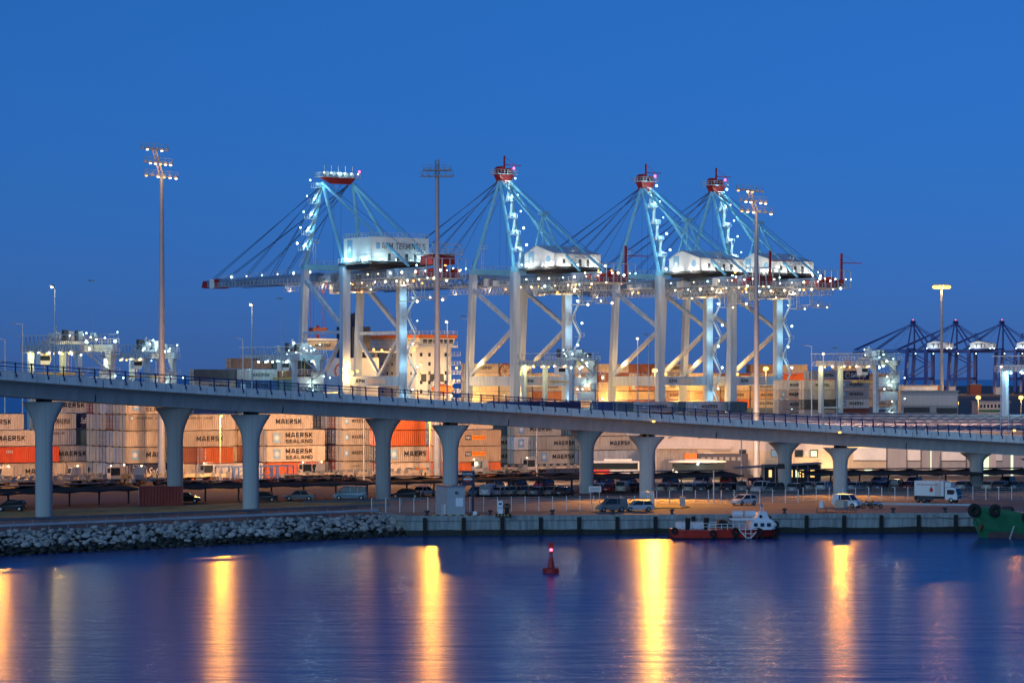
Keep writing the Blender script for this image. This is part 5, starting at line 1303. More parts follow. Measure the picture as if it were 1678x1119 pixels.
# buildings far right above the roof line
def lowbuilding(px0, px1, Y, ztop, m, name, label, cat='building', parts=()):
    a = at(px0, Y); b = at(px1, Y); t = thing(name, label, cat, a); Wd = b.x-a.x
    MB().box(0, Wd, 0, 14, 0, ztop).build('wall', M[m], t)
    for (f0, f1, z0, z1, mm, nm) in parts: MB().box(f0*Wd, f1*Wd, -.25, -.02, z0, z1).build(nm, M[mm] if isinstance(mm, str) else mm, t)
    MB().box(-.3, Wd+.3, -.4, 14.3, ztop, ztop+.35).build('parapet', M['cladgrey'], t)
    return t
lowbuilding(1476, 1570, 860, 13.6, 'cladgrey', 'terminal_building', 'grey concrete terminal building with horizontal bands right of the yard crane legs', parts=((0,.98,9.2,12.4,'clad','concrete_band'),(.05,.5,6.8,8.6,'dark','window_band'),(.62,.98,6.6,8.4,'dark','window_band')))
lowbuilding(1482, 1536, 900, 15.2, 'concrete', 'office_block', 'taller plain grey office block behind the concrete terminal building')
t = lowbuilding(1604, 1654, 930, 9.6, 'clad', 'port_building', 'white port building with a green band and rows of windows at the right', parts=((0,1,6.2,7.0,'green' if 'green' in M else 'shipgreen','green_band'),))
for k in range(8): MB().box(.4+k*1.25, 1.1+k*1.25, -.08, -.02, 7.6, 8.8).build('window', M['glass'], t)
for k in range(8): MB().box(.4+k*1.25, 1.1+k*1.25, -.08, -.02, 4.0, 5.4).build('window', M['glass'], t)
for px, py, Y, lb in ((1603, 651, 890, 'big star-like sodium lamp before the white port building'), (1673, 651, 890, 'big star-like sodium lamp at the right edge above the roof'), (1255, 604, 790, 'pair of sodium lamps on the right leg of the rightmost ship crane'),
        (575, 611, 760, 'very bright sodium lamp at the foot of the leftmost ship crane'), (1073, 607, 790, 'bright sodium lamp at the foot of the third ship crane'), (1567, 660, 900, 'small sodium lamp at the concrete terminal building')):
    s = at(px, Y, 0); z = zz(py, Y); t = thing('yard_light', lb, 'lamp', s); MB().tube((0,0,0),(0,0,z-.4), .14, .1, 6).build('pole', M['galvdark'], t)
    MB().box(-.7,.7,-.1,.3,z-.55,z-.3).build('lamp_bracket', M['galvdark'], t); MB().ball((0,-.1,z), .85, 8, sz=.7).build('bulb', E['warm'], t); plight((0,-1.5,z), 14000, SODIUM, t, r=.8)
# distant silo domes and port clutter beyond, by the dark cranes
for i, (px, wd, ht, m, lb) in enumerate(((1555, 9, 24, 'clad', 'distant pale terminal block under the middle dark crane'), (1590, 15, 30, 'brown', 'distant brown stack under the dark cranes'), (1632, 16, 22, 'clad', 'distant pale block near the right edge'), (1530, 14, 26, 'orange', 'distant orange stack left of the dark crane legs'), (1500, 16, 20, 'cladgrey', 'distant grey block behind the lettered yard crane'))):
    lowbuilding(px, px+wd*1.2, 2900, ht*.36, m, 'port_block', lb)
plight(at(1600, 2850, 60), 2.5e5, SODIUM, None, r=4)  # added fixtureless light near the dark far cranes
# ================================================================ CARS
CARC = {}
def carpaint(nm, c):
    if nm not in CARC: CARC[nm] = mat('car_paint_'+nm, c, 0.25, metal=0.2, var=0.05)
    return CARC[nm]
PC = {'silver': (.42,.45,.50), 'black': (.012,.012,.016), 'white': (.72,.72,.70), 'grey': (.16,.17,.18), 'blue': (.03,.06,.18), 'red': (.30,.02,.02), 'dark blue': (.015,.025,.07), 'champagne': (.34,.30,.24), 'teal': (.14,.24,.30)}
SH = {  # body outline, greenhouse outline (x,z), length
 'hatchback': dict(L=4.1, belt=.92, top=1.46, gh=[(-1.95,.92),(-1.55,1.42),(.35,1.46),(1.15,.92)], nose=.72, tail=.95, bonnet=1.15),
 'saloon': dict(L=4.5, belt=.90, top=1.42, gh=[(-1.65,.92),(-.95,1.38),(.45,1.42),(1.25,.92)], nose=.70, tail=.95, bonnet=1.25),
 'estate': dict(L=4.55, belt=.95, top=1.52, gh=[(-2.2,.95),(-1.95,1.48),(.5,1.52),(1.25,.95)], nose=.75, tail=.97, bonnet=1.25),
 'minivan': dict(L=4.9, belt=1.10, top=1.95, gh=[(-2.4,1.1),(-2.3,1.9),(1.0,1.93),(1.75,1.15)], nose=.95, tail=1.12, bonnet=1.8),
 'small van': dict(L=4.1, belt=1.05, top=1.82, gh=[(-1.98,1.05),(-1.9,1.78),(.55,1.80),(1.15,1.05)], nose=.85, tail=1.08, bonnet=1.2)}
CP = {}
def build_car(kind, colr, label, loc, rz, group):
    s = SH[kind]; L = s['L']; h = L/2; W = .87; body = carpaint(colr, PC[colr]); b_ = s['belt']
    t = thing('parked_car' if 'van' not in kind else 'parked_van', label, 'car' if 'van' not in kind else 'van', loc, rz, group)
    wb = h-.80; wr = .33
    mb = MB(); pts = [(-h,.32,.05),(-h,.60,.0),(-h+.04,s['tail'],.06),(s['gh'][0][0]+.0,b_+.0,.03),(s['bonnet'],b_,.03),(h-.25,s['nose'],.08),(h,.58,.10),(h,.32,.08)]
    low = []
    for cx in (wb, -wb):
        low += [(cx+wr+.06,.24,.0)] + [(cx+math.cos(R(a))*(wr+.06), .24+abs(math.sin(R(a)))*(wr+.12), .0) for a in (35, 90, 145)] + [(cx-wr-.06,.24,.0)]
    mb.profile(pts+low, -W, W); mb.build('body', body, t)
    gh = s['gh']; g = MB(); g.profile([(x, z, .04 if z < b_+.1 else .20) for x, z in gh], -W, W); g.build('cabin_glass', M['glass'], t)
    r = MB(); r.profile([(gh[1][0]-.06,gh[1][1]-.03,.17),(gh[2][0]+.08,gh[2][1]-.04,.17),(gh[2][0]-.05,gh[2][1]+.05,.24),(gh[1][0]+.1,gh[1][1]+.05,.24)], -W, W); r.build('roof', body, t)
    p = MB()
    for sy in (-1, 1):
        f = lambda i, z=None: Vector((gh[i][0], sy*(W-(.02 if i in (0,3) else .18)), gh[i][1]))
        for a, b in ((0,1),(3,2)): p.beam(f(a), f(b), .10, .08)
        for fx in ((.5,) if kind != 'minivan' else (.36,.68)):
            x = gh[1][0]+(gh[2][0]-gh[1][0])*fx; p.beam((x,sy*(W-.02),b_),(x,sy*(W-.18),s['top']-.04), .09, .08)
        if kind == 'small van': p.add([(gh[0][0],sy*(W-.015),b_),(gh[0][0]+1.0,sy*(W-.015),b_),(gh[0][0]+1.0,sy*(W-.17),gh[1][1]),(gh[1][0],sy*(W-.17),gh[1][1])], [(0,1,2,3)])
    p.build('pillar', body, t)
    for cx in (wb, -wb):
        for sy in (-1, 1):
            if ('wh', cx) not in CP:
                CP['wh', cx] = 1
            if 'tyre' not in CP:
                a = MB(); a.torus((0,0,0), .235, .095, 'y', 16, 8); CP['tyre'] = a.mesh('tyre', [M['black']])
                a = MB(); a.tube((0,-.07,0),(0,.07,0), .20, n=14); CP['rim'] = a.mesh('rim', [M['chrome']])
            w_ = put('wheel', CP['tyre'], t, (cx, sy*(W-.08), .33)); put('rim', CP['rim'], w_)
    for sy in (-1, 1):
        MB().cbox((h-.03, sy*.62, .66), (.10,.34,.14)).build('headlight', M['chrome'], t)
        MB().cbox((-h+.02, sy*.68, .80), (.08,.20,.22)).build('tail_light', M['redletter'], t)
    MB().cbox((-h-.012, 0, .62), (.02,.5,.12)).build('number_plate', M['wletter'], t)
    return t
CARPROTO = {}
def car(kind, colr, label, px, py, rz, group=None, loc=None):
    p = loc if loc is not None else G(px, py); k = (kind, colr)
    if k in CARPROTO:
        c_ = copy_tree(CARPROTO[k]); c_.location = p; c_.rotation_euler = (0,0,rz); c_['label'] = label
        if group: c_['group'] = group
        elif 'group' in c_: del c_['group']
        return c_
    t = build_car(kind, colr, label, p, rz, group); CARPROTO[k] = t; return t
car('small van', 'grey', 'grey estate van parked by the fence, left of the silver hatchback', 1002, 838, R(192))
car('hatchback', 'silver', 'silver hatchback parked nose to tail with the grey estate van', 1046, 837.5, R(188))
car('hatchback', 'white', 'white hatchback alone on the quay before the mesh fence', 1219, 827, R(222))
car('small van', 'white', 'white van behind the electric cabinet on the quay', 1389, 831, R(-38))
car('minivan', 'teal', 'silver-blue minivan under the car park canopy', 574, 818.5, R(180), 'cars parked under the canopies')
car('hatchback', 'black', 'black hatchback at the far left under the canopy', 18, 837, R(180), 'cars parked under the canopies')
car('hatchback', 'black', 'black hatchback beside the second back-row pier', 306, 823.5, R(0), 'cars parked under the canopies')
car('saloon', 'grey', 'grey saloon left of the silver-blue minivan', 491, 819.5, R(178), 'cars parked under the canopies')
car('saloon', 'black', 'black saloon at the foot of the second near pier', 430, 821.5, R(180), 'cars parked under the canopies')
car('saloon', 'black', 'black saloon right of the dark pier', 664, 816, R(182), 'cars parked under the canopies')
gcars = 'cars parked under the canopies'; kinds = ['hatchback','saloon','estate','hatchback','saloon','small van']; cols = ['black','grey','silver','dark blue','champagne','white','red','blue','black','grey']
where = [(694,'left of the kiosk'),(783,'just right of the station sign'),(803,'third right of the station sign'),(823,'above the fuel pump'),(843,'right of the fuel pump'),(863,'second right of the fuel pump'),(884,'third right of the fuel pump'),(905,'left of the middle far pier'),(925,'touching the middle far pier on its left'),
         (984,'just right of the small notice board'),(1004,'second right of the notice board'),(1024,'third right of the notice board'),(1040,'touching the third near pier on its left'),(1090,'right of the third near pier'),(1112,'second right of the third near pier'),(1134,'third right of the third near pier'),(1156,'below the white pavilion'),(1178,'right of the white post'),
         (1200,'left above the white hatchback'),(1222,'above the white hatchback'),(1246,'right above the white hatchback'),(1268,'left of the gatehouse'),(1306,'in front of the gatehouse'),(1328,'below the wall lamp'),(1351,'left of the fourth near pier'),(1402,'right of the fourth near pier'),(1424,'below the lit warehouse window'),(1446,'second right of the lit warehouse window'),(1470,'left of the box truck'),
         (1490,'touching the box truck on its left'),(1580,'just right of the box truck'),(1624,'right of the last far pier'),(1644,'second right of the last far pier'),(1664,'at the right edge above the green hull')]
for i, (px, wh) in enumerate(where):
    py = 812.5 if px < 940 else 806.5 if px < 1320 else 803.5
    kd = random.choice(kinds); cl = random.choice(cols)
    if px in (843, 863): kd, cl = 'hatchback', 'champagne'
    car(kd, cl, f"{cl} {kd}, {wh}, under the canopy", px, py+random.uniform(-.8,.8), R(random.choice([62,58,240,66])), gcars)
for i, px in enumerate([812, 850, 890, 990, 1030, 1100, 1150, 1195, 1240, 1380, 1440, 1500, 1650]):
    kd = random.choice(kinds); cl = random.choice(cols)
    car(kd, cl, f"{cl} {kd} in the back row of the car park, {names[i] if i < 14 else 'last'} from left", px, 801 if px < 940 else 797 if px < 1320 else 795, R(random.choice([62,240])), 'cars in the back row of the car park')
tl = thing('brake_lamp', 'glowing red brake lamp of a car right of the third near pier', 'lamp', G(1075, 806)+Vector((0,-1.0,.8))); MB().ball((0,0,0), .14, 8).build('bulb', E['tail'], tl); MB().cbox((0,.2,0), (.4,.25,.25)).build('housing', M['dark'], tl)
# canopies
def canopy(px0, y0, px1, y1, label, step=5.2, back=7.0):
    a = G(px0, y0); b = G(px1, y1); d = (b-a).normalized(); n = Vector((-d.y, d.x, 0)); L = (b-a).length
    t = thing('car_canopy', label, 'canopy', (0,0,0), 0, 'dark car park canopies'); z = Vector((0,0,1)); k = max(1, round(L/step))
    sh = MB(); vs = []
    for i in range(k*2+1):
        p = a+d*(L*i/(k*2)); sag = -.22 if i % 2 else 0.0
        vs += [p+z*(2.15+sag), p+n*back*.5+z*(2.55+sag*.6), p+n*back+z*(2.75+sag)]
    fs = []
    for i in range(k*2): fs += [(3*i,3*i+3,3*i+4,3*i+1),(3*i+1,3*i+4,3*i+5,3*i+2)]
    m_ = len(vs); vs += [v-z*.06 for v in vs]; fs += [tuple(m_+q_ for q_ in reversed(f)) for f in list(fs)]
    sh.add(vs, fs); sh.build('shade_sheet', M['canvas'], t)
    bm_ = MB(); bm_.beam(a+z*2.2, b+z*2.2, .25, .3); bm_.beam(a+n*back+z*2.85, b+n*back+z*2.85, .3, .22)
    bm_.build('edge_beam', M['dark'], t); tp = MB(); tp.beam(a+n*(back*.86)+z*2.93, b+n*(back*.86)+z*2.93, back*.27, .05); tp.build('top_sheet', M['canopytop'], t)
    for i in range(k+1):
        p = a+d*(L*i/k)+n*back*.45; q_ = MB(); q_.beam(p, p+z*2.5, .24); q_.beam(p+z*1.9, p-n*2.4+z*2.2, .12); q_.beam(p+z*1.9, p+n*2.4+z*2.6, .12); q_.build('post', M['dark'], t)
for c_ in ((-70,838,232,826,'dark canopy over the leftmost car park bays'),(296,824.5,618,816,'dark canopy over the silver-blue minivan'),(640,815.5,902,807.5,'dark canopy behind the station sign and fuel pump'),
           (905,807.4,1218,801.5,'dark canopy over the bays behind the notice board'),(1322,799.5,1700,797,'dark canopy over the bays behind the box truck')): canopy(*c_)
# added fixtureless floods brightening the stacks and warehouse roof from the car park side
for k in range(3): plight(at(1250+k*170, 520, 24), 90000, (1.0,.60,.42), None, r=1.0, spot=150, aim=at(1300+k*190, 600, 6))
# ================================================================ YARD TRACTORS AND TRAILERS
TP = {}
def wheel(t, x, y, z, r, w_=.34, m='brown'):
    k = ('w', r, w_, m)
    if k not in TP:
        a = MB(); a.torus((0,0,0), r*.68, r*.32, 'y', 16, 8); TP[k] = a.mesh('wheel', [M['black']])
        a = MB(); a.lathe((0,0,0), [(r*.15,-w_*.4),(r*.5,-w_*.3),(r*.5,w_*.3),(r*.15,w_*.4)], 12); me = a.mesh('rim', [M[m]])
        for v in me.vertices: v.co = (v.co.x, v.co.z, v.co.y)
        TP[k, 'r'] = me
    o = put('wheel', TP[k], t, (x, y, z)); put('rim', TP[k, 'r'], o); return o
def tractor(px, py, rz, label):
    if 'tr' in TP:
        t = copy_tree(TP['tr']); t.location = G(px, py); t.rotation_euler = (0,0,rz); t['label'] = label; return t
    t = thing('terminal_tractor', label, 'tractor', G(px, py), rz, 'yard tractors parked behind the canopies')
    a = MB(); a.box(-3.0,2.6,-.5,.5,.75,1.15); a.box(2.3,2.9,-1.2,1.2,.6,1.2); a.box(-2.9,-.2,-1.0,1.0,1.15,1.35); a.build('chassis', M['galvdark'], t)
    a = MB(); a.profile([(.2,0),(2.0,0),(2.2,.9),(1.9,2.0),(.2,2.0)], -.95, .45); a.build('cab', M['cladgrey'], t, loc=(.4,0,1.15))
    a = MB(); a.box(.62,2.3,-.98,-.955,1.75,3.0); a.box(.58,.6,-.8,.3,2.15,2.95); a.add([(2.63,-.85,2.1),(2.63,.35,2.1),(2.36,.35,3.0),(2.36,-.85,3.0)], [(0,1,2,3)]); a.build('cab_window', M['glass'], t)
    a = MB(); a.box(1.0,2.4,.55,1.2,1.15,1.9); a.tube((.5,.9,1.2),(.5,.9,3.4), .09, n=7); a.build('engine_cover', M['galvdark'], t)
    a = MB(); a.beam((1.5,-.2,3.15),(1.5,-.2,3.45), .14); a.rail((.4,-1.0,3.15),(2.2,-1.0,3.15), .35, .6, .03, mid=False); a.build('roof_bar', M['galv'], t)
    MB().ball((1.0,-.2,3.35), .14, 8).build('beacon', E['white'], t)
    for y in (-1.0,1.0): wheel(t, 1.9, y, .58, .56); wheel(t, -1.6, y, .58, .56); wheel(t, -2.3+.0, y*.62, .58, .5)
    TP['tr'] = t; return t
def trailer(px, py, rz, label):
    if 'tl' in TP:
        t = copy_tree(TP['tl']); t.location = G(px, py); t.rotation_euler = (0,0,rz); t['label'] = label; return t
    t = thing('yard_trailer', label, 'trailer', G(px, py), rz, 'yard trailers parked behind the canopies')
    a = MB()
    for y in (-.8,.8): a.box(-6.2,6.2,y-.15,y+.15,1.15,1.55)
    for k in range(9): a.box(-6.2+k*1.5,-6.0+k*1.5,-1.2,1.2,1.2,1.45)
    a.build('frame', M['beige'], t)
    for k in range(5):
        for y in (-1.28,1.28): MB().box(-6.2+k*2.95,-5.5+k*2.95,y-.06,y+.06,1.1,1.95).build('corner_guide', M['galvdark'], t)
    for x in (-4.9,-3.6):
        for y in (-.95,.95): wheel(t, x, y, .52, .5)
    a = MB(); a.beam((4.2,-.7,1.2),(4.2,-.7,.05), .2); a.beam((4.2,.7,1.2),(4.2,.7,.05), .2); a.build('landing_leg', M['dark'], t)
    TP['tl'] = t; return t
for i, (px, py, a, lb) in enumerate(((16,801,35,'yard trailer nearest the left edge behind the canopy'),(38,796,35,'yard trailer second from the left edge'),(84,799,36,'yard trailer partly hidden by the leftmost pier'),(112,797,34,'yard trailer just right of the leftmost pier'),
        (158,795,35,'yard trailer left of the low brown container'),(196,793,36,'yard trailer left of the tallest mast'),(318,792,35,'yard trailer between the back-row pier and the blue racks'),(545,788,35,'yard trailer right of the star-panel stack'),(600,787,35,'yard trailer left of the dark pier'),
        (846,779,28,'yard trailer left below the white lettered containers'),(880,778,28,'yard trailer below the white lettered containers'),(914,777,28,'yard trailer left of the middle far pier'),(660,785,32,'yard trailer right of the dark pier'))): trailer(px, py, R(a), lb)
for i, (px, py, a, lb) in enumerate(((24,797,215,'yard tractor with a bright cab window nearest the left edge'),(137,796,215,'yard tractor in front of the low brown container'),(172,796,35,'yard tractor left of the navy container'),(213,794,215,'yard tractor at the navy container end'),(242,796,200,'small white yard tractor at the foot of the tallest mast'),
        (325,791,35,'yard tractor left of the slim lamp pole'),(487,789,35,'white yard tractor right of the blue racks'),(536,788,215,'yard tractor in front of the dark gap between stacks'),(768,783,35,'yard tractor behind the station sign'),(802,782,215,'yard tractor with lit cab right of the station sign'),(855,780,35,'yard tractor below the brown stack edge'),(754,784,200,'yard tractor beside the third back pier'))): tractor(px, py, R(a), lb)
for i, (px, py, lb) in enumerate(((372,790,'blue steel rack left of the second near pier'),(394,790,'blue steel rack touching the second near pier'),(437,789,'blue steel rack just right of the second near pier'),(462,788,'blue steel rack beside the white tractor'))):
    t = thing('steel_rack', lb, 'rack', G(px, py), AL, 'blue steel racks behind the canopies'); a = MB()
    for x in (-1.7,1.7):
        for y in (-1.0,1.0): a.beam((x,y,0),(x,y,2.7), .2)
    for y in (-1.0,1.0):
        a.beam((-1.8,y,2.7),(1.8,y,2.7), .2); a.beam((-1.7,y,1.1),(1.7,y,1.1), .12); a.beam((-1.7,y,.15),(1.7,y,2.6), .08)
    for x in (-1.7,1.7): a.beam((x,-1,2.7),(x,1,2.7), .16)
    a.build('rack_frame', M['blueframe'], t); b = MB()
    for k in range(4): b.box(-1.4+k*.8,-.9+k*.8,-.6,.4,.05,.5+.3*(k % 2))
    b.build('crated_part', M['brown'], t)
# bus
def bus():
    t = thing('coach', 'long dark-windowed coach parked between the two middle piers', 'bus', G(1003, 781.5), R(2))
    a = MB(); a.profile([(-5.9,.35,.06),(-5.95,2.2,.04),(-5.7,2.95,.12),(5.4,2.95,.12),(5.9,2.0,.04),(5.95,.35,.06)], -1.25, 1.25); a.build('body', M['galv'], t)
    a = MB(); a.box(-5.6,5.2,-1.27,-1.2,1.45,2.6); a.box(5.82,5.99,-1.0,1.0,1.2,2.5); a.build('window_band', M['glass'], t)
    MB().box(-5.8,-.5,-1.275,-1.245,.4,1.4).build('dark_panel', M['redletter'], t)
    a = MB(); a.box(-1.5,3.5,-.9,.9,2.97,3.3); a.build('roof_unit', M['white'], t); a = MB(); a.box(4.6,5.4,-1.285,-1.25,.9,2.7); a.build('door', M['white'], t)
    MB().box(-3.0,-1.6,-1.28,-1.25,.6,.9).build('marker', M['orange'], t)
    for x in (-3.6,3.5,-4.7):
        for y in (-1.1,1.1): wheel(t, x, y, .5, .48, m='chrome')
    return t
bus()
# box truck on the quay
def truck():
    t = thing('box_truck', 'white refrigerated box truck parked along the mesh fence', 'truck', G(1538, 823.5), R(-33))
    MB().profile([(-3.3,1.0,0),(-3.3,3.15,0),(1.25,3.15,0),(1.25,1.0,0)], -1.08, 1.08).build('cargo_box', M['white'], t)
    a = MB(); a.box(-3.3,3.1,-.45,.45,.6,.98); a.box(-3.35,-3.2,-1.0,1.0,.45,.95); a.box(-2.9,-.3,-1.05,-.95,.4,.85); a.build('chassis', M['dark'], t)
    MB().profile([(1.42,.55,.02),(3.25,.55,.05),(3.3,1.15,.04),(2.95,2.15,.12),(2.6,2.25,.14),(1.42,2.25,.12)], -.98, .98).build('cab', M['boatwhite'], t)
    a = MB(); a.add([(3.315,-.85,1.2),(3.315,.85,1.2),(2.99,.76,2.1),(2.99,-.76,2.1)], [(0,1,2,3)]); a.box(1.75,2.75,-.99,-.955,1.3,1.95); a.build('cab_window', M['glass'], t)
    a = MB(); a.box(1.3,2.2,-.7,.7,2.3,3.0); a.build('refrigeration_unit', M['white'], t); a = MB()
    a.box(3.28,3.34,-.5,.5,.75,1.05); a.build('grille', M['dark'], t)
    for y in (-.75,.75): MB().cbox((3.3,y,.82), (.08,.3,.2)).build('headlight', M['chrome'], t)
    me = fit_text('FRIO TRANS', -2.9, .6, 2.45, 2.75, M['letter']).copy()
    for v in me.vertices: v.co.y = -1.1
    a = MB(); a.box(-.9,-.4,-1.11,-1.085,1.6,2.1); a.ball((-.65,-1.1,2.2), .12, 6); a.build('emblem', M['redletter'], t)
    a = MB()
    for i in range(11): a.box(-2.9+i*.3,-2.72+i*.3,-1.105,-1.085,2.55,2.7)
    a.build('lettering', M['redletter'], t); a = MB(); a.box(-.1,.9,-1.1,-1.082,1.1,3.0); a.build('side_door', M['clad'], t)
    for x in (2.3,-1.9,-2.8):
        for y in (-.85,.85): wheel(t, x, y, .42, .41, m='chrome')
    for y in (-1.15,1.15): MB().cbox((2.9,y,1.7), (.08,.15,.4)).build('mirror', M['dark'], t)
truck()
# motorbikes
for i, (px, a_, lb) in enumerate(((1423,190,'left motorbike parked before the guard rail'),(1435,185,'right motorbike parked before the guard rail'))):
    t = thing('motorbike', lb, 'motorbike', G(px, 832.5), R(a_), 'motorbikes on the quay')
    a = MB(); a.torus((-.68,0,.31), .24, .07, 'y', 16, 6); a.build('wheel', M['black'], t); a = MB(); a.torus((.68,0,.31), .24, .07, 'y', 16, 6); a.build('wheel', M['black'], t)
    a = MB(); a.beam((-.68,0,.31),(0,0,.5), .12); a.beam((.68,0,.31),(.42,0,.95), .08); a.box(-.25,.25,-.14,.14,.3,.65); a.build('frame', M['dark'], t)
    MB().profile([(-.75,.75),(-.2,.68),(.35,.8),(.3,.98),(-.1,.85),(-.8,.92)], -.14, .14).build('fairing', M['blueframe'] if i else M['dark'], t)
    a = MB(); a.beam((.4,-.3,1.02),(.4,.3,1.02), .05); a.add([(.42,-.15,.95),(.42,.15,.95),(.3,.13,1.25),(.3,-.13,1.25)], [(0,1,2,3)]); a.build('handlebar', M['dark'], t)
# ================================================================ QUAY FURNITURE
def kiosk():
    c0 = G(733, 845.3); t = thing('kiosk', 'windowless grey kiosk on the quay beside the station sign', 'kiosk', c0, R(-4))
    MB().add([(0,0,0),(2.28,.3,0),(1.4,4.5,0),(-1.95,4.2,0),(0,0,3.75),(2.28,.3,3.75),(1.4,4.5,3.75),(-1.95,4.2,3.75)], [(0,3,2,1),(4,5,6,7),(0,1,5,4),(1,2,6,5),(2,3,7,6),(3,0,4,7)]).build('wall', M['kiosk'], t)
    a = MB(); a.add([(-.08,-.1,3.76),(2.38,.2,3.76),(1.45,4.6,3.76),(-2.05,4.3,3.76),(-.08,-.1,3.92),(2.38,.2,3.92),(1.45,4.6,3.92),(-2.05,4.3,3.92)], [(0,3,2,1),(4,5,6,7),(0,1,5,4),(1,2,6,5),(2,3,7,6),(3,0,4,7)]); a.build('roof', M['galvdark'], t)
    f = lambda s, z, o=-.03: Vector((2.28*s+.0, .3*s+o, z))
    MB().add([f(.48,1.25),f(.9,1.25),f(.9,2.35),f(.48,2.35)], [(0,1,2,3)]).build('window_shutter', M['boatwhite'], t)
    MB().box(1.0,1.35,-.02,.15,2.9,3.2).build('wall_lamp', M['dark'], t)
    g3 = lambda s, z: Vector((-1.95*s-.03, 4.2*s-.03, z))
    MB().add([g3(.12,.1),g3(.30,.1),g3(.30,1.5),g3(.12,1.5)], [(0,3,2,1)]).build('meter_box', M['boatwhite'], t); MB().add([g3(.34,.1),g3(.48,.1),g3(.48,1.4),g3(.34,1.4)], [(0,3,2,1)]).build('meter_box', M['galv'], t)
    k = MB()
    for i in range(13): k.box(-2.0+i*.52,-1.5+i*.52,-.62,-.4,.02,.2, i % 2)
    tag(k.build('hazard_kerb', [M['yellow'], M['black']], None, loc=c0), 'yellow and black hazard kerb along the foot of the grey kiosk', 'kerb')
kiosk()
def sign():
    p = G(775, 845.0); t = thing('station_sign', 'navy fuel station sign on a tall post beside the kiosk', 'sign', p)
    s = F/p.y; MB().box(-.16,.16,-.1,.1,0,zz(771,p.y)).build('post', M['navy'], t)
    z0, z1 = zz(795,p.y), zz(771.5,p.y); MB().box(-1.42,.22,-.25,-.11,z0,z1).build('panel', M['navy'], t)
    me = fit_text('AVANPOL', -1.28,-.02,z1-.52,z1-.22, M['wletter'], bold=.02)
    for v in me.vertices: v.co.y = -.27
    put('lettering', me, t); zc = (z0+z1)/2-.12
    def arc(a0, a1, m, nm):
        a = MB(); pts = [(-.65+.5*math.cos(R(a0+(a1-a0)*i/10)), -.265, zc+.42*math.sin(R(a0+(a1-a0)*i/10))) for i in range(11)]; a.add(pts, [tuple(range(11))]); a.build(nm, M[m], t)
    arc(18, 162, 'orange', 'emblem_top'); arc(200, 340, 'redletter', 'emblem_bottom')
    MB().box(-1.22,-.08,-.28,-.26,zc-.10,zc+.10).build('emblem_band', M['wletter'], t)
    b = MB(); b.box(-.25,.3,-.35,0,0,.62); tag(b.build('litter_bin', M['boatwhite'], None, loc=p+Vector((.25,-.4,0))), 'small white box at the foot of the station sign post', 'box')
sign()
def pump():
    p = G(822, 845.6); t = thing('fuel_pump', 'white fuel pump on a black and yellow plinth', 'fuel pump', p)
    MB().box(-.8,1.25,-.4,.4,0,.34).build('plinth', M['black'], t); a = MB()
    for i in range(4): a.cbox((-.45+i*.42,-.41,.17), (.2,.02,.18))
    a.build('hazard_mark', M['yellow'], t); MB().box(-.5,.15,-.25,.25,.35,2.0).build('pump_body', M['boatwhite'], t); MB().box(-.36,.02,-.27,-.24,1.5,1.75).build('display', M['glass'], t); MB().box(-.5,.15,-.265,-.24,1.08,1.14).build('trim', M['dark'], t)
    a = MB(); a.torus((.55,0,1.3), .28, .08, 'y', 14, 6); a.torus((.85,0,1.3), .28, .08, 'y', 14, 6); a.box(.4,1.0,-.15,.15,.35,1.0); a.build('hose_reel', M['black'], t)
pump()
def cabinet():
    p = G(1370, 840.5); t = thing('electric_cabinet', 'pair of service cabinets on a low skid at the quay edge', 'cabinet', p)
    MB().box(-2.7,2.6,-.6,.6,.1,.2).build('skid', M['brown'], t); MB().box(-.1,1.0,-.4,.4,.6,1.72).build('cabinet_box', M['tan'] if 'tan' in M else M['beige'], t)
    MB().box(1.02,1.5,-.4,.4,.6,1.72).build('cabinet_side', M['galvdark'], t)
    a = MB(); a.lathe((-1.9,0,.7), [(.34,0),(.34,.85),(.15,.95)], 12); a.build('tank', M['boatwhite'], t, True); fr = MB()
    for x in (-2.6,-1.3,-.1,1.4,2.4): fr.beam((x,-.5,.1),(x,-.5,.72), .07)
    fr.beam((-2.6,-.5,.7),(1.5,-.5,.7), .06); fr.build('frame', M['dark'], t)
cabinet()
p = G(975, 838); t = thing('notice_board', 'small white notice board on two legs behind the grey estate van', 'sign', at(975, 372)); MB().box(-.85,.85,-.03,.03,2.2,3.0).build('board', M['white'], t)
a = MB(); a.beam((-.6,0,0),(-.6,0,2.2), .08); a.beam((.6,0,0),(.6,0,2.2), .08); a.build('leg', M['galv'], t)
a = MB()
for i in range(3): a.box(-.65,.65,-.045,-.032,2.35+i*.2,2.42+i*.2)
a.build('text_line', M['galvdark'], t)
t = thing('barrier_cabinet', 'pale blue-grey cabinet on the grassy kerb island right of the silver hatchback', 'cabinet', G(1118.5, 830)); MB().box(-.35,.35,-.25,.25,0,1.35).build('cabinet_box', M['kiosk'], t); MB().box(-.4,.4,-.3,.3,1.35,1.42).build('lid', M['beige'], t)
t = thing('gate_pillar', 'tan gate pillar at the fence corner by the third near pier', 'pillar', G(1069, 828.5)); MB().box(-.3,.3,-.3,.3,0,1.6).build('pillar_body', M['beige'], t); MB().box(-.36,.36,-.36,.36,1.6,1.7).build('cap', M['galv'], t)
t = thing('gate', 'white barred gate leaf beside the third near pier', 'gate', G(1061, 832)); a = MB()
for k in range(6): a.beam((-.9+k*.3,0,.05),(-.9+k*.3,0,2.2), .07)
a.beam((-.9,0,2.2),(.6,0,2.2), .08); a.beam((-.9,0,.1),(.6,0,.1), .08); a.build('gate_leaf', M['boatwhite'], t); MB().beam((.8,0,0),(.8,0,2.3), .14).build('gate_post', M['white'], t)
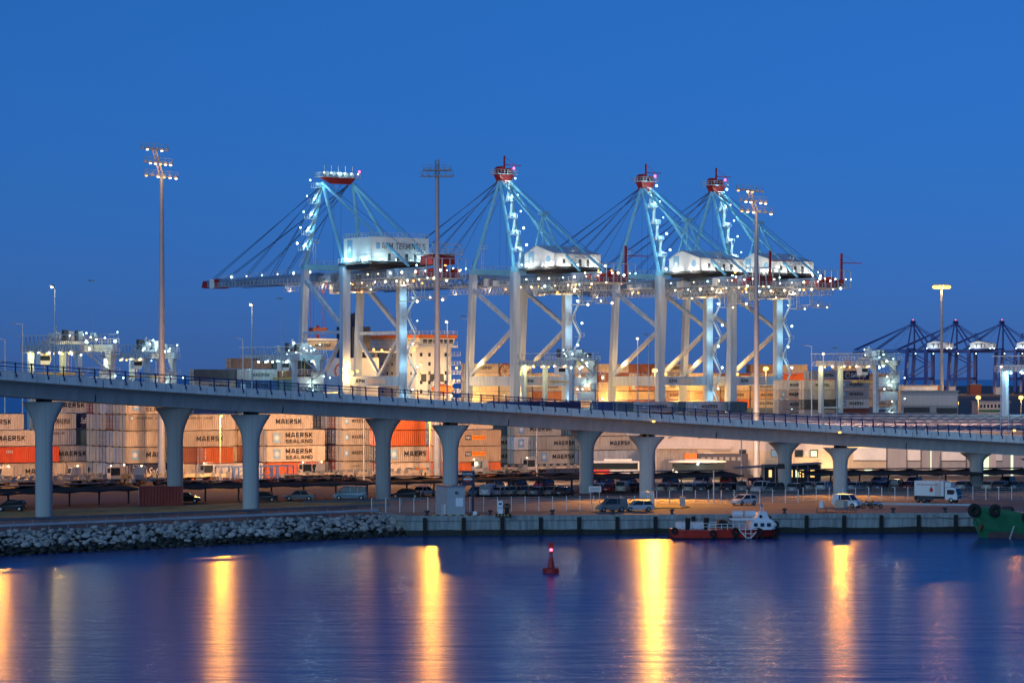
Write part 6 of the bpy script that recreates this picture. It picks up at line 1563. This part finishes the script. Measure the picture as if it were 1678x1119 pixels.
isl = MB(); isl.prism([q(G(1066, 829.5)), q(G(1066, 833.5)), q(G(1118, 833)), q(G(1130, 831)), q(G(1112, 829))], 0.01, .14); tag(isl.build('kerb_island', M['drygrass']), kind='structure')
t = thing('flag_pole', 'slim white post standing at the fence below the white pavilion', 'post', G(1169.5, 825.5)); MB().tube((0,0,0),(0,0,zz(772,Yg(825.5))), .09, .06, 8).build('pole', M['white'], t); MB().ball((0,0,zz(772,Yg(825.5))), .12, 8).build('finial', M['white'], t)
t = thing('wall_speaker', 'dark square box fixed on the far pier above the gatehouse', 'box', at(1280, 428, zz(768,428))); a = MB(); a.profile([(-.6,0),(.6,0),(.5,.8),(-.6,.8)], -.35, .35); a.build('case', M['dark'], t); MB().beam((0,0,.4),(0,2.3,.4), .1).build('bracket', M['dark'], t)
# ================================================================ BOATS
def hull(mb, secs, m=0, m2=1):
    """secs: (x, half beam deck, half beam waterline, z deck, z bottom)"""
    vs = []
    for x, bd, bw, zd, zb_ in secs: zm = zb_+(zd-zb_)*.45; bm_ = bw+(bd-bw)*.55; vs += [(x,-bd,zd),(x,-bm_,zm),(x,-bw,zb_),(x,bw,zb_),(x,bm_,zm),(x,bd,zd)]
    n = len(secs); fs = []; 
    for i in range(n-1):
        for j in range(5): mb.add([vs[i*6+j],vs[i*6+j+1],vs[i*6+6+j+1],vs[i*6+6+j]], [(0,1,2,3)], m2 if j in (1,2,3) else m)
        mb.add([vs[i*6],vs[i*6+5],vs[i*6+11],vs[i*6+6]], [(0,1,2,3)], m)
    mb.add(vs[:6], [(0,1,2,3,4,5)], m); mb.add(vs[-6:], [(5,4,3,2,1,0)], m); return mb
def workboat():
    Yb = 343.0; x0 = at(1100, Yb).x; t = thing('work_boat', 'low red work boat with a white wheelhouse moored along the quay', 'boat', (x0, Yb, WZ), math.atan2(qd.y, qd.x))
    L = 13.8; a = MB(); hull(a, [(0,1.6,1.3,1.25,-.4),(1.2,1.9,1.7,1.15,-.5),(5,2.1,1.9,1.1,-.5),(9.5,2.1,1.8,1.25,-.5),(11.6,1.7,1.2,1.5,-.5),(13.0,.8,.4,1.7,-.4),(13.7,.12,.06,1.85,-.2)], 0, 0)
    a.build('hull', M['boatred'], t); a = MB(); hull(a, [(-.15,1.7,1.5,.18,-.3),(1.2,2.05,1.85,.16,-.3),(9.5,2.2,1.95,.16,-.3),(11.7,1.75,1.3,.2,-.3),(13.3,.6,.4,.3,-.2)], 0, 0); a.build('rubbing_strake', M['black'], t)
    a = MB(); a.box(1.0,2.4,-1.7,-1.5,1.3,1.9); a.box(2.6,4.2,-1.7,-1.5,1.3,1.85); a.box(.8,4.4,1.3,1.6,1.2,1.9); a.build('stern_locker', M['boatwhite'], t)
    r = MB()
    for y in (-2.0, 2.0):
        r.rail((4.6,y,1.15),(9.2,y,1.2), .75, .75, .035); r.rail((1.0,y*.9,1.2),(4.4,y,1.2), .8, .9, .035)
    r.build('deck_rail', M['boatwhite'], t)
    a = MB(); zt = 1.25
    a.beam((8.3,-2.16,zt),(9.3,-2.2,-.05+.2), .12); a.beam((10.9,-2.1,zt),(9.9,-2.2,.15), .12); a.beam((9.3,-2.2,.15),(9.9+.05,-2.2,.15), .1); a.beam((8.3,-2.16,zt),(10.9,-2.1,zt), .12); a.beam((8.7,-2.2,.7),(10.5,-2.2,.7), .08); a.beam((9.2,-2.2,.2),(9.2,-2.2,zt), .08); a.beam((9.9,-2.2,.2),(9.9,-2.2,zt), .08)
    a.build('boarding_ladder', M['boatwhite'], t)
    # wheelhouse, right hand end
    a = MB(); a.profile([(9.9,1.1,.1),(10.1,2.25,.2),(13.35,2.2,.5),(13.6,1.3,.7),(12.6,1.15,.2)], -1.95, 1.95); a.build('deckhouse', M['boatwhite'], t)
    a = MB(); a.profile([(10.6,2.2,.2),(11.2,3.3,.35),(12.1,3.45,.4),(12.9,2.2,.35)], -1.5, 1.5); wh = a.build('wheelhouse', M['boatwhite'], t)
    a = MB(); a.add([(12.12,-1.14,2.45),(12.72,-1.16,2.45),(12.35,-1.12,3.15),(12.05,-1.10,3.25)], [(0,1,2,3)]); a.build('window', M['brown'], wh)
    pw = MB(); pw.tube((11.35,-1.35,2.8),(11.35,-1.05,2.85), .2, n=12); pw.build('porthole', M['glass'], wh)
    for x in (10.35,11.2,12.05):
        o = MB().add([(x,-1.86,1.55),(x+.5,-1.84,1.55),(x+.5,-1.80,2.0),(x,-1.82,2.0)], [(0,1,2,3)]).build('window', M['glass'], t)
    a = MB()
    for x in (9.0,10.6): a.tube((x,-.3,2.9),(x+1.3,-.3,2.9), .42, n=12)
    a.build('life_raft', M['boatwhite'], t, True, loc=(-1.1,0,.2)); a = MB(); a.box(7.6,11.2,-.8,.4,2.3,2.55); a.beam((8,0,1.2),(8,0,2.4), .1); a.build('raft_cradle', M['boatwhite'], t)
    a = MB(); a.tube((11.6,0,3.4),(11.5,0,5.2), .05, n=5); a.beam((11.2,-.5,4.3),(11.9,.5,4.3), .05); a.tube((12.0,.3,3.4),(12.1,.3,4.5), .03, n=4); a.tube((11.4,0,4.2),(12.2,0,3.3), .03, n=4); a.build('mast', M['boatwhite'], t)
    a = MB(); a.profile([(5.7,1.3),(6.2,2.4),(6.9,2.3),(8.0,1.5),(7.2,1.3)], -.8, .6); a.build('winch', M['black'], t)
    for (x, y, z, rr) in ((.1,-1.9,1.1,.42),(5.0,-2.25,.75,.45),(5.1,-2.28,.0,.42),(8.0-.15,-2.3,.95,.5),(7.9,-2.3,.05,.42),(10.9-.9+1.0,-2.3,.95,.42),(11.0,-2.25,.1,.42),(13.2,-1.35,1.75,.5),(13.4,-.9,.35,.42),(13.8,-.2,.9,.35)):
        MB().torus((x,y,z), rr*.72, rr*.34, 'y', 18, 8).build('tyre_fender', M['black'], t)
    for x in (1.5,3.9): MB().profile([(x,1.2),(x+.5,1.2),(x+.65,2.7),(x,2.75)], -2.0, -1.6).build('tyre_stack', M['black'], t)
workboat()
def tug():
    Yb = 345.0; p = at(1612, Yb); t = thing('tug_boat', 'dark green tug bow with fat tyre fenders at the right edge', 'boat', (p.x, Yb, WZ), R(6))
    a = MB(); hull(a, [(-1.4,.25,.1,3.6,1.9),(-.2,1.2,.3,3.4,-.6),(1.6,2.4,1.1,3.2,-.6),(4,3.3,2.4,2.9,-.7),(8,3.8,3.2,2.6,-.7),(22,3.9,3.4,2.4,-.7)], 0, 0); o = a.build('hull', M['shipgreen'], t)
    a = MB(); hull(a, [(.05,.75,.32,.85,-.62),(1.6,1.78,1.14,.85,-.62),(4,2.85,2.44,.85,-.72),(8,3.48,3.24,.85,-.72),(22,3.62,3.44,.85,-.72)], 0, 0); a.build('worn_bottom', M['tugbottom'], t)
    a = MB(); hull(a, [(-1.5,.4,.3,4.15,3.4),(-.2,1.35,1.2,3.95,3.2),(1.6,2.5,2.4,3.75,3.0),(4,3.4,3.3,3.35,2.7),(8,3.85,3.8,3.0,2.4),(22,3.95,3.9,2.8,2.2)], 0, 0); a.build('bulwark', M['shipgreen'], t)
    for x, y, z, r_ in ((-1.5,-.9,3.55,.85),(.9,-2.1,3.55,.8),(4.7,-3.5,2.75,.72),(9,-3.9,2.5,.7)): MB().torus((x,y,z), r_*.62, r_*.42, 'y', 20, 10).build('tyre_fender', M['black'], t)
    a = MB(); a.lathe((3.0,-.5,3.6), [(.85,-.4),(.8,.2),(.5,.42)], 12); a.build('deck_drum', M['tugbottom'], t, True)
    a = MB()
    for k in range(9): a.box(3.0-k*.055,3.2-k*.055,-2.98+k*.075,-2.9+k*.075,1.5-k*.22,1.6-k*.22)
    a.build('draught_mark', M['wletter'], t); a = MB(); a.tube((5.4,-3,3),(5.4,-3,4.0), .1, n=6); a.tube((6.6,-3,3),(6.6,-3,3.8), .1, n=6); a.build('bitt', M['brown'], t)
    MB().beam((-.75,-.75,1.0),(-.55,-.95,1.7), .35).build('anchor', M['brown'], t)
    a = MB(); pts = [Vector((-1.3,.4,2.6)).lerp(Vector((-6.2,2.6,2.7)), i/8)-Vector((0,0,.35*math.sin(math.pi*i/8))) for i in range(9)]; tag(a.path(pts, .035, 4).build('mooring_rope', M['dark'], None, loc=(p.x, Yb, WZ)), 'slack mooring rope from the green tug bow to the quay', 'rope')
tug()
def buoy():
    p = at(903, Yg(938, WZ), WZ); t = thing('channel_buoy', 'red channel buoy with a glowing red lantern floating in mid water', 'buoy', p)
    MB().lathe((0,0,0), [(1.0,-.3),(1.05,0),(1.05,.5),(.95,.6),(.3,.66)], 20).build('float', M['red'], t, True); MB().lathe((0,0,.62), [(.46,0),(.40,.35),(.24,1.4),(.16,1.45)], 14).build('tower', M['red'], t, True)
    MB().tube((0,0,2.0),(0,0,2.7), .06, n=6).build('stem', M['dark'], t); MB().lathe((0,0,2.4), [(.26,0),(.26,.3),(.12,.34)], 12).build('lantern_base', M['red'], t)
    MB().ball((0,0,2.86), .17, 10).build('lantern', E['red'], t); plight((0,-.3,2.86), 4, (1,.08,.1), t, r=.12)
    t.scale = (.84,.84,.84)
    a = MB(); a.box(-.33,.33,-.02,.02,3.15,3.75); a.box(-.02,.02,-.33,.33,3.15,3.75); a.tube((0,0,3.0),(0,0,3.8), .04, n=5); a.build('topmark', M['red'], t)
buoy()
print('containers', NCON, 'objects', len(bpy.data.objects))
